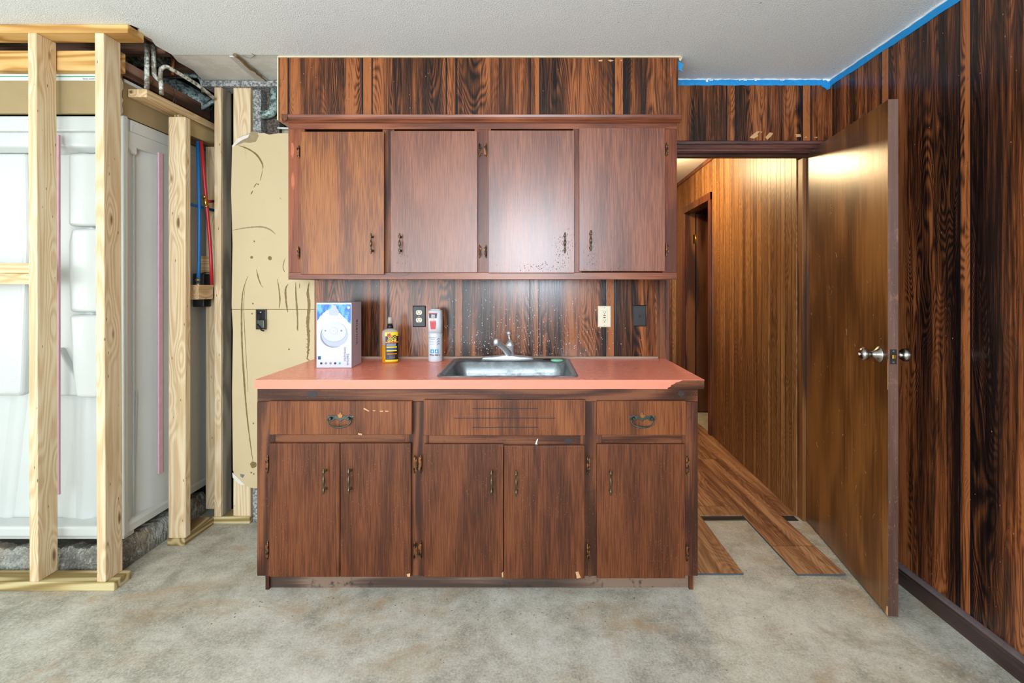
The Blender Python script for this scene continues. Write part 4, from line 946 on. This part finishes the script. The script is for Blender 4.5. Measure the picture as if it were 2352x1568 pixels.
# ================================================================== COUNTER ITEMS
# white detector box
bw, bdp, bh = .167, .144, .312
bx_ = empty('smoke_alarm_box', (X(767, 2.334)+.0, 2.334, CT+.001), 'tall white carton picturing a round white alarm under a blue sky', 'box', rot=(0, 0, R(1.0)))
m = MB().box(-bw/2, bw/2, 0, bdp, 0, bh); m.build('carton', BOXW, bx_, bevel=.0015, local=True)
MB().box(bw/2, bw/2+.0005, .002, bdp-.002, .002, bh-.002).build('side_face', BOXP, bx_, local=True)
m = MB()  # blue printed sky, jagged lower edge
def zigzag(x0, x1, zfun, n):
    return [(x0+(x1-x0)*i/n, zfun(i/n)+random.uniform(-.004, .004)) for i in range(n+1)]
h0 = bh-.008; hw = bw/2-.003
low = zigzag(-hw, hw, lambda t: h0-.078+(.055*math.sin(min(1, t/.42)*math.pi/2) if t < .42 else (.055-.075*((t-.42)/.58)**1.6)), 22)
MB().prism([(-hw, h0)]+low+[(hw, h0)], -.0005, .0005, 'Y').build('printed_sky', SKYP, bx_, local=True)
MB().prism([(-.02, h0-.052), (-.026, h0-.03), (-.014, h0-.018), (-.010, h0-.004), (.008, h0-.004), (.014, h0-.02), (.024, h0-.034), (.02, h0-.055)], -.0009, -.0005, 'Y').build('printed_cloud', CLOUD, bx_, local=True)
def disc(r, cx, cz, y, mat, nm, par, sq=1., n=36):
    MB().prism([(cx+r*math.cos(6.283*i/n), cz+r*sq*math.sin(6.283*i/n)) for i in range(n)], y-.0003, y, 'Y').build(nm, mat, par, local=True)
disc(.062, -.003, .154, -.0005, BSHD, 'printed_alarm_shadow', bx_, .92); disc(.0625, .004, .160, -.0009, CLOUD, 'printed_alarm_body', bx_, .95); disc(.058, .002, .172, -.0013, GREYD, 'printed_alarm_ring', bx_, .82)
disc(.0572, .002, .1725, -.0017, BWHT, 'printed_alarm_face', bx_, .82); disc(.0185, .0, .178, -.0021, GREYD, 'printed_button_ring', bx_, .9); disc(.0178, 0, .178, -.0025, BWHT, 'printed_button', bx_, .9)
disc(.0013, 0, .178, -.0029, INK, 'printed_dot', bx_); disc(.004, -.04, .178, -.0021, GREYD, 'printed_grille', bx_); disc(.005, .036, .178, -.0021, GREYD, 'printed_grille', bx_); disc(.006, .070, .288, -.0009, WHT, 'printed_badge', bx_)
MB().box(-.076, -.062, -.0006, .0002, .040, .056).build('printed_icon', INKB, bx_, local=True)
for i, c_ in enumerate((INK, GREYD, GREYD, INK, INKT)): disc(.0055, -.060+.022*i, .022, -.0005, c_, 'printed_icon', bx_); 
ROT90 = FRONT @ Matrix.Rotation(R(-90), 4, 'Z')
text('Siterlink', .017, INK, bx_, (.066, -.0006, .040), ROT90)
text('Combination Smoke and', .0068, INK, bx_, (.056, -.0006, .066), ROT90)
text('Carbon Monoxide Alarm', .0068, INK, bx_, (.050, -.0006, .066), ROT90)
SIDE = Matrix.Rotation(R(90), 4, 'Z') @ FRONT @ Matrix.Rotation(R(-90), 4, 'Z')
text('Siterlink', .034, INK, bx_, (bw/2+.0009, .075, .165), SIDE, spacing=1.1)
# cleaner bottle
gb = empty('cleaner_bottle', (X(896, 2.505), 2.505, CT), 'amber liquid cleaner spray bottle with yellow and black label', 'bottle', rot=(0, 0, R(14)))
def oval(a, b, z, n=28, p=2.6):
    out = []
    for i in range(n):
        t = 6.283185*i/n; c_, s_ = math.cos(t), math.sin(t)
        out.append(Vector((a*abs(c_)**(2/p)*(1 if c_ >= 0 else -1), b*abs(s_)**(2/p)*(1 if s_ >= 0 else -1), z)))
    return out
MB().loft([oval(.041, .0235, .0885), oval(.041, .0235, .15), oval(.039, .022, .162), oval(.028, .017, .171), oval(.013, .012, .175, p=2), oval(.012, .012, .186, p=2)], True, True).build('bottle_body', CLEARP, gb, local=True)
MB().loft([oval(.036, .020, .0), oval(.040, .023, .004), oval(.041, .0235, .02), oval(.041, .0235, .0883)], True, True).build('liquid', AMBER, gb, local=True)
MB().lathe([(0, .0165), (.012, .0165), (.014, .014), (.022, .012), (.026, .009)], (0, 0, .176), (0, 0, 1), 20).build('pump_collar', BLK, gb, local=True)
MB().lathe([(0, .013), (.026, .0115), (.033, .010), (.034, .006)], (0, 0, .200), (0, 0, 1), 20).build('clear_cap', CLEARP, gb, local=True)
MB().lathe([(0, .0055), (.02, .0055), (.024, .004)], (0, 0, .200), (0, 0, 1), 12).build('spray_nozzle', WHT, gb, local=True)
def wrapped(par, z0, z1, mat, nm, a=.0414, b=.0239, off=0., a0=-150, a1=-15):
    m = MB(); n = 22
    def fn(u, v):
        t = R(a0+(a1-a0)*u); c_, s_ = math.cos(t), math.sin(t); p = 2.6
        return ((a+off)*abs(c_)**(2/p)*(1 if c_ >= 0 else -1), (b+off)*abs(s_)**(2/p)*(1 if s_ >= 0 else -1), z0+(z1-z0)*v)
    m.grid(fn, n, 1); o = m.build(nm, mat, par, local=True); return o
LA = dict(a0=-116, a1=-12)
wrapped(gb, .006, .157, LBLK, 'label_sheet', **LA); wrapped(gb, .137, .157, YEL, 'yellow_band', off=.0003, **LA); wrapped(gb, .103, .109, ORANGE, 'orange_band', off=.0003, **LA)
wrapped(gb, .086, .1, GREYD, 'picture_strip', off=.0003, a0=-108, a1=-50); wrapped(gb, .078, .084, YEL, 'yellow_band', off=.0003, a0=-108, a1=-40); wrapped(gb, .060, .066, YEL, 'yellow_band', off=.0003, a0=-108, a1=-40)
wrapped(gb, .066, .077, INKB, 'picture_strip', off=.0003, a0=-108, a1=-45); wrapped(gb, .007, .017, YEL, 'yellow_band', off=.0003, **LA); wrapped(gb, .044, .049, ORANGE, 'orange_band', off=.0003, a0=-105, a1=-40)
MB().prism([(-.014, .140), (-.012, .153), (-.006, .148), (-.001, .155), (.003, .147), (.007, .142), (.001, .136), (-.008, .134)], -.0252, -.0242, 'Y').build('red_emblem', REDL, gb, local=True)
MB().prism([(.006, .137), (.028, .137), (.028, .144)], -.0251, -.0246, 'Y').build('label_corner', LBLK, gb, local=True)
text('GOO', .0175, YEL, gb, (.011, -.0249, .1285), FRONT, bold=.0005); text('GONE', .0155, YEL, gb, (.010, -.0249, .1145), FRONT, bold=.0005)
text('SPRAY GEL', .0045, LBLK, gb, (.011, -.0252, .106), FRONT)
for i in range(3): text('removes sticky residue', .0030, WHT, gb, (.011, -.0249, .036-i*.005), FRONT)
# fire extinguisher can
fe = empty('fire_extinguisher_can', (X(1000, 2.55), 2.55, CT), 'white aerosol fire extinguisher with red panel beside the sink', 'extinguisher', rot=(0, 0, R(2)))
MB().lathe([(0, .034), (.003, .0365), (.01, .037), (.147, .037), (.150, .0355)], (0, 0, 0), (0, 0, 1), 32).build('can_body', GREYP, fe, local=True)
def sq(a, b, z, dy=0.): return [p+Vector((0, dy, 0)) for p in oval(a, b, z, 32, 3.2)]
MB().loft([sq(.038, .0375, .150), sq(.038, .0375, .200), sq(.037, .036, .245), sq(.036, .033, .262), sq(.033, .028, .268)], True, True).build('cap_shell', GREYP, fe, local=True)
MB().loft([oval(.027, .012, .266), oval(.026, .011, .272)], True, True).build('trigger', GREYP, fe, local=True)
yl = -.0382
MB().prism([(-.029, .254), (.016, .254), (.009, .165), (-.020, .165)], yl-.0006, yl+.004, 'Y').build('label_panel', WHT, fe, local=True)
MB().prism([(-.028, .250), (.015, .250), (.0125, .226), (-.0255, .226)], yl-.0010, yl-.0006, 'Y').build('black_panel', LBLK, fe, local=True)
MB().prism([(-.0285, .254), (.0155, .254), (.015, .249), (-.028, .249)], yl-.0012, yl-.0007, 'Y').build('red_panel', REDL, fe, local=True)
MB().prism([(-.023, .214), (.011, .214), (.0075, .168), (-.0185, .168)], yl-.0010, yl-.0006, 'Y').build('red_panel', REDL, fe, local=True)
text('First', .010, WHT, fe, (-.0065, yl-.0013, .242), FRONT, shear=.3, bold=.0003); text('Alert', .010, WHT, fe, (-.0065, yl-.0013, .2335), FRONT, shear=.3, bold=.0003)
text('KITCHEN', .0055, REDL, fe, (-.0065, yl-.0011, .2205), FRONT); text('FIRE', .005, REDL, fe, (-.0065, yl-.0011, .2165), FRONT)
text('EXTINGUISHER', .0045, WHT, fe, (-.006, yl-.0013, .209), FRONT)
text('INSTRUCTIONS', .005, INK, fe, (-.010, yl-.0006, .126), FRONT)
for i, s_ in enumerate(('1 Hold upright', '2 Aim at base of fire', '3 Press button')):
    text(s_, .0042, INK, fe, (-.009, yl-.0004, .118-.013*i), FRONT); 
    MB().tube([(.016, yl-.0003, .116-.013*i), (.022, yl+.001, .124-.013*i), (.026, yl+.004, .118-.013*i)], .0011, 6).build('printed_diagram', INK, fe, local=True)
MB().box(-.019, -.002, yl-.0002, yl+.004, .047, .066).build('cyan_square', CYAN, fe, local=True); MB().box(.003, .020, yl-.0002, yl+.004, .047, .066).build('cyan_square', CYAN, fe, local=True)
for cx in (-.0105, .0115): MB().prism([(cx-.004, .051), (cx, .063), (cx+.004, .056), (cx+.002, .050)], yl-.0005, yl-.0002, 'Y').build('white_symbol', WHT, fe, local=True)
text('First Alert', .0125, INK, fe, (.001, yl-.0004, .037), FRONT, shear=.3, bold=.0003)

# ================================================================== OUTLETS
def plate(name, cxp, cyp, mat, label, w_=.071, h_=.115):
    x, z = X(cxp, YB), Z(cyp, YB)
    e = empty(name, (x, YB, z), label, 'outlet')
    MB().loft([[Vector((x+a*sx, y, z+b*sz)) for sx, sz in ((-1, -1), (1, -1), (1, 1), (-1, 1))] for a, b, y in ((w_/2, h_/2, YB), (w_/2, h_/2, YB-.002), (w_/2-.004, h_/2-.004, YB-.0055))], True, True, False).build('cover_plate', mat, e)
    return e, x, z
e, x, z = plate('wall_outlet', 963, 726, BLK, 'black plate double outlet with cream sockets on the panelling')
for s_ in (-1, 1):
    o = MB().prism([(x+.0165*math.cos(t*6.283/24), z+s_*.0205+max(-.0125, min(.0125, .0165*math.sin(t*6.283/24)))) for t in range(24)], YB-.0075, YB-.004, 'Y').build('socket', IVORY, e)
    zz = z+s_*.0205
    MB().box(x-.0075, x-.0055, YB-.0079, YB-.007, zz-.001, zz+.008).box(x+.0055, x+.0075, YB-.0079, YB-.007, zz-.0005, zz+.007).lathe([(0, .0026), (.0008, .0026)], (x, YB-.0072, zz-.006), (0, -1, 0), 10).build('slots', SLOT, o)
MB().lathe([(0, .0025), (.001, .0022)], (x, YB-.0055, z), (0, -1, 0), 10).build('screw', SCREW, e)
e, x, z = plate('wall_outlet', 1388, 726.5, IVORY, 'ivory ground fault outlet with red and black buttons on the panelling')
o = MB().box(x-.0165, x+.0165, YB-.0075, YB-.004, z-.0335, z+.0335).build('socket', IVORY, e, bevel=.002)
MB().box(x-.006, x+.006, YB-.0085, YB-.007, z+.0035, z+.0085).build('reset_button', REDP, e); MB().box(x-.006, x+.006, YB-.0085, YB-.007, z-.0075, z-.0025).build('test_button', SLOT, e)
for s_ in (-1, 1):
    zz = z+s_*.022
    MB().box(x-.008, x-.006, YB-.0079, YB-.007, zz-.002, zz+.006).box(x+.006, x+.008, YB-.0079, YB-.007, zz-.002, zz+.006).lathe([(0, .0025), (.0008, .0025)], (x, YB-.0072, zz-.007), (0, -1, 0), 10).build('slots', SLOT, o)
for s_ in (-1, 1): MB().lathe([(0, .0025), (.001, .0022)], (x, YB-.0055, z+s_*.048), (0, -1, 0), 10).build('screw', SCREW, e)
e, x, z = plate('phone_jack', 1469, 725, BLK, 'black telephone jack plate near the doorway end of the panelling')
MB().box(x-.0055, x+.0055, YB-.0062, YB-.005, z-.008, z+.006).build('jack_opening', SLOT, e)
for s_ in (-1, 1): MB().lathe([(0, .0025), (.001, .0022)], (x, YB-.0055, z+s_*.022), (0, -1, 0), 10).build('screw', BLK, e)

# ================================================================== OPEN DOOR
HP = Vector((1.5375, 2.705)); FP = Vector((1.4105, 1.915)); dv = FP-HP; DW = dv.length
ang = math.atan2(dv.y, dv.x)
dr = empty('door_1', (HP.x, HP.y, .0), 'golden brown flush door standing open against the right wall', 'door', kind='structure', rot=(0, 0, ang))
# local x runs from hinge to free edge, local +y points to the right wall
TH = .0365
MB().box(0, DW-.001, 0, TH, .012, 2.04).build('door_panel', DOORW, dr, bevel=.0015, local=True)
MB().box(DW-.001, DW, .0005, TH-.0005, .0125, 2.0395).build('door_edge', DOORE, dr, local=True)
kz = 1.03; kx = DW-.062
def knob(sd, L, nm):
    y0 = 0 if sd < 0 else TH
    prof = [(0, .033), (.003, .033), (.006, .031), (.014, .022), (.022, .014), (.030, .0115), (.036, .012), (.042, .019), (.050, .0245), (.058, .0265), (.066, .025), (.072, .0185), (.074, .012)]
    k = MB().lathe(prof, (kx, y0, kz), (0, sd, 0), 28).build(nm, NICKEL, dr, local=True)
    MB().lathe([(.0735, .006), (.077, .0055), (.078, .002)], (kx, y0, kz), (0, sd, 0), 14).build('lock_button', CHROME, k, local=True)
knob(-1, 1, 'door_knob'); knob(1, 1, 'door_knob')
MB().box(DW, DW+.0015, .006, TH-.006, kz-.029, kz+.029).build('latch_plate', SLOT, dr, local=True, bevel=.0005)
MB().prism([(.011, kz-.009), (.026, kz-.009), (.026, kz+.009), (.011, kz+.009)], DW+.001, DW+.009, 'X').build('latch_bolt', BRASS, dr, local=True, bevel=.003)
for s_ in (-1, 1): MB().lathe([(0, .004), (.001, .0035)], (DW+.0012, TH/2, kz+s_*.0215), (1, 0, 0), 10).build('screw', SCREW, dr, local=True)
for q in ([(DW-.018, .012), (DW-.001, .012), (DW-.001, .05), (DW-.006, .042), (DW-.010, .046)], [(DW-.003, .90), (DW, .90), (DW, 1.02), (DW-.002, 1.0)]):
    MB().prism(q, -.0008, .0002, 'Y').build('bare_chip', CHIP, dr, local=True)
random.seed(5)
m = MB()
SCR = plain('pale_scratch', (176, 132, 84), .6, var=.2)
for i in range(60):
    a, b = random.uniform(.05, DW-.05), random.uniform(.15, 1.5); l = random.choice((.004, .006, .012, .03)); t = random.uniform(-2.5, 2.5); cu = random.uniform(-.3, .3)
    P0 = Vector((a, -.0003, b)); P1 = P0+Vector((l*.5*math.cos(t), 0, l*.5*math.sin(t)+cu*l)); P2 = P0+Vector((l*math.cos(t), 0, l*math.sin(t)))
    m.tube([P0, P1, P2], random.choice((.0004, .0006)), 5)
for (a, b) in ((.30, 1.70), (.302, 1.685), (.30, 1.66)): m.tube([(a, -.0002, b), (a+.004, -.0002, b+.012), (a+.008, -.0002, b+.002)], .0016, 6)
m.build('scratches', SCR, dr, local=True)
m = MB()
for i in range(70):
    b = random.uniform(.05, 1.35) if i > 12 else random.uniform(1.02, 1.3); y = random.uniform(.001, TH-.004); l = random.uniform(.002, .012)
    m.box(DW, DW+.0004, y, y+random.uniform(.0006, .002), b, b+l*.8)
m.build('edge_nicks', plain('edge_nick_wood', (140, 100, 80), .6, var=.3), dr, local=True)
for z in (.2, 1.05, 1.83):
    MB().tube([(-.004, TH+.004, z-.045), (-.004, TH+.004, z+.045)], .005, 10).build('hinge', BRASS, dr, local=True)

# ================================================================== LOOSE FLOOR PLANKS
for (x0, x1, y1, lab) in ((1.212, 1.428, 2.20, 'long oak laminate plank reaching out of the doorway onto the concrete'), (.752, .969, 2.205, 'oak laminate plank poking out beside the base cabinet')):
    e = MB().box(x0, x1, y1+.0015, 2.768, 0.0005, .007).build('floor_plank', LAMF); tag(e, lab, 'floor plank')
    MB().box(x0-.0012, x0, y1, 2.768, .0005, .0068).box(x1, x1+.0012, y1, 2.768, .0005, .0068).box(x0, x1, y1, y1+.0015, .0005, .0068).build('plank_edge', plain('blue_grey_edge', (66, 80, 92), .6), e)
TG = wood('threshold_grime', [(30,26,24),(66,58,50),(112,104,92)], axis='X', rings=5, fib=90, rough=.8)
tag(MB().box(.971, 1.210, 2.712, 2.767, .0005, .003).build('threshold_residue', TG), 'dark grimy strip at the doorway between the two protruding planks', 'threshold')
tag(MB().box(1.430, 1.50, 2.712, 2.767, .0005, .003).build('threshold_residue', TG), 'short dark grimy strip at the doorway between the long plank and the open door', 'threshold')

# ================================================================== TAPE, CAULK, CHIPS
def tape_seg(p0, p1, nrm, z0, z1, t, nseg, jag=.002):
    rows = []
    for i in range(nseg+1):
        q = Vector(p0).lerp(Vector(p1), i/nseg); j = random.uniform(-jag, jag); j2 = random.uniform(-jag, jag)
        n = Vector((nrm[0], nrm[1], 0)); tt = t*random.uniform(.7, 1.5)
        rows.append([Vector((q.x, q.y, z0+j)), Vector((q.x, q.y, z0+j))+n*tt, Vector((q.x, q.y, (z0+z1)/2))+n*(tt*1.6), Vector((q.x, q.y, z1+j2))+n*tt, Vector((q.x, q.y, z1+j2))])
    return MB().loft(rows, True, True, False)
e = empty('painters_tape', (1.2, YB, CH-.035), 'blue painter tape run along the ceiling line over the doorway', 'tape')
tape_seg((.735, YB-.0005), (XR-.004, YB-.0005), (0, -1), CH-.036, CH-.004, .0022, 40).build('tape_strip', BTAPE, e)
MB().prism([(XR-.055, CH-.034), (XR-.004, CH-.034), (XR-.006, CH-.055), (XR-.022, CH-.062), (XR-.034, CH-.050), (XR-.048, CH-.046)], YB-.008, YB-.004, 'Y').build('tape_end', BTAPE, e)
MB().prism([(.733, CH-.062), (.742, CH-.06), (.758, CH-.072), (.75, CH-.05), (.762, CH-.036), (.745, CH-.022), (.733, CH-.012)], 2.40, 2.402, 'Y').build('torn_tape_end', BTAPE, e)
e2 = empty('painters_tape', (XR, 1.0, CH-.035), 'blue painter tape run along the ceiling line of the right wall', 'tape')
tape_seg((XR-.0005, YB-.006), (XR-.0005, -1.0), (-1, 0), CH-.040, CH-.006, .0022, 80).build('tape_strip', BTAPE, e2)
m = tape_seg((.735, YB-.0005), (XR-.004, YB-.0005), (0, -1), CH-.006, CH-.0005, .004, 60, .0018)
m2 = tape_seg((XR-.0005, YB-.006), (XR-.0005, -1.0), (-1, 0), CH-.009, CH-.0005, .005, 100, .0018); m.add(m2.v, m2.f)
for i in range(9):
    a = random.uniform(.75, 1.6); m.box(a, a+random.uniform(.006, .02), YB-.004, YB-.003, CH-.006-random.uniform(.004, .012), CH-.004)
m.prism([(XR-.05, CH-.004), (XR-.044, CH-.013), (XR-.030, CH-.010), (XR-.018, CH-.018), (XR-.006, CH-.012), (XR-.006, CH-.004)], YB-.010, YB-.007, 'Y')
tag(m.build('trim_8', WCAULK), 'white caulk bead along the ceiling corner', 'trim', kind='structure')
m = MB().box(-1.228, .735, 2.380, 2.389, CH-.007, CH-.0005).box(.731, .742, 2.378, 2.42, CH-.009, CH-.0005)
m.prism([(.735, CH-.002), (.752, CH-.002), (.742, CH-.024), (.735, CH-.020)], 2.384, 2.388, 'Y')
tag(m.build('trim_9', TANCAULK), 'tan caulk bead along the top of the soffit', 'trim', kind='structure')
# gouges in the panelling
wdo = bpy.data.objects['wall_back_door']
for P_ in ([(1722, 315), (1729, 309), (1738, 302), (1746, 301), (1739, 308), (1742, 312), (1732, 318), (1724, 317)], [(1758, 315), (1768, 304), (1776, 306), (1770, 314), (1762, 321)], [(1826, 308), (1838, 308), (1840, 314), (1828, 315), (1829, 311)], [(1846, 316), (1852, 313), (1854, 316)], [(1868, 315), (1878, 314), (1876, 317)], [(1746, 302), (1751, 303), (1748, 305)]):
    MB().prism([(X(a, YB), Z(b, YB)) for a, b in P_], YB-.0008, YB+.0002, 'Y').build('bare_gouge', CHIP, wdo)
wso = bpy.data.objects['wall_soffit']
for P_ in ([(1374, 138), (1384, 137), (1383, 141), (1376, 141)], [(1396, 138), (1402, 137), (1410, 139), (1402, 142)], [(1424, 138), (1429, 137), (1428, 141)]):
    MB().prism([(X(a, 2.389), Z(b, 2.389)) for a, b in P_], 2.3882, 2.3892, 'Y').build('bare_gouge', CHIP, wso)
# paint flecks splashed on the panelling over the sink
m = MB(); random.seed(21)
FLK = plain('white_paint_fleck', (206, 206, 204), .6, var=.1)
for i in range(420):
    a = random.gauss(1165, 85) if i % 3 else random.gauss(1250, 130); b = 815-abs(random.gauss(0, 60)) if i % 4 else random.uniform(680, 800)
    if not (1010 < a < 1500): continue
    r_ = random.uniform(.35, 1.1)
    m.prism([(X(q[0], YB), Z(q[1], YB)) for q in blob(a, b, r_, r_*random.uniform(.7, 1.6), 5)], YB-.0006, YB+.0001, 'Y')
fl = m.build('paint_flecks', FLK, bpy.data.objects['wall_back']); fl['kind'] = 'stuff'
# small debris scattered on the slab near the cabinet
m = MB(); random.seed(31)
DEB = plain('dark_grit', (96, 92, 86), .8, var=.4)
for i in range(120):
    x, y = random.uniform(-1.4, 1.0), YF-.02-abs(random.gauss(0, .10)); r_ = random.uniform(.001, .0035)
    if x > .74 and y > 2.18: continue
    m.add([(x-r_, y-r_*.6, 0), (x+r_, y-r_*.5, 0), (x+r_*.7, y+r_, 0), (x-r_*.6, y+r_*.7, 0), (x, y, r_*.8)], [(0, 1, 4), (1, 2, 4), (2, 3, 4), (3, 0, 4), (3, 2, 1, 0)])
tag(m.build('grit', DEB), 'fine dark grit scattered on the slab along the base cabinet', 'debris', kind='stuff')

for o in bpy.data.objects:
    if '_o' in o: del o['_o']
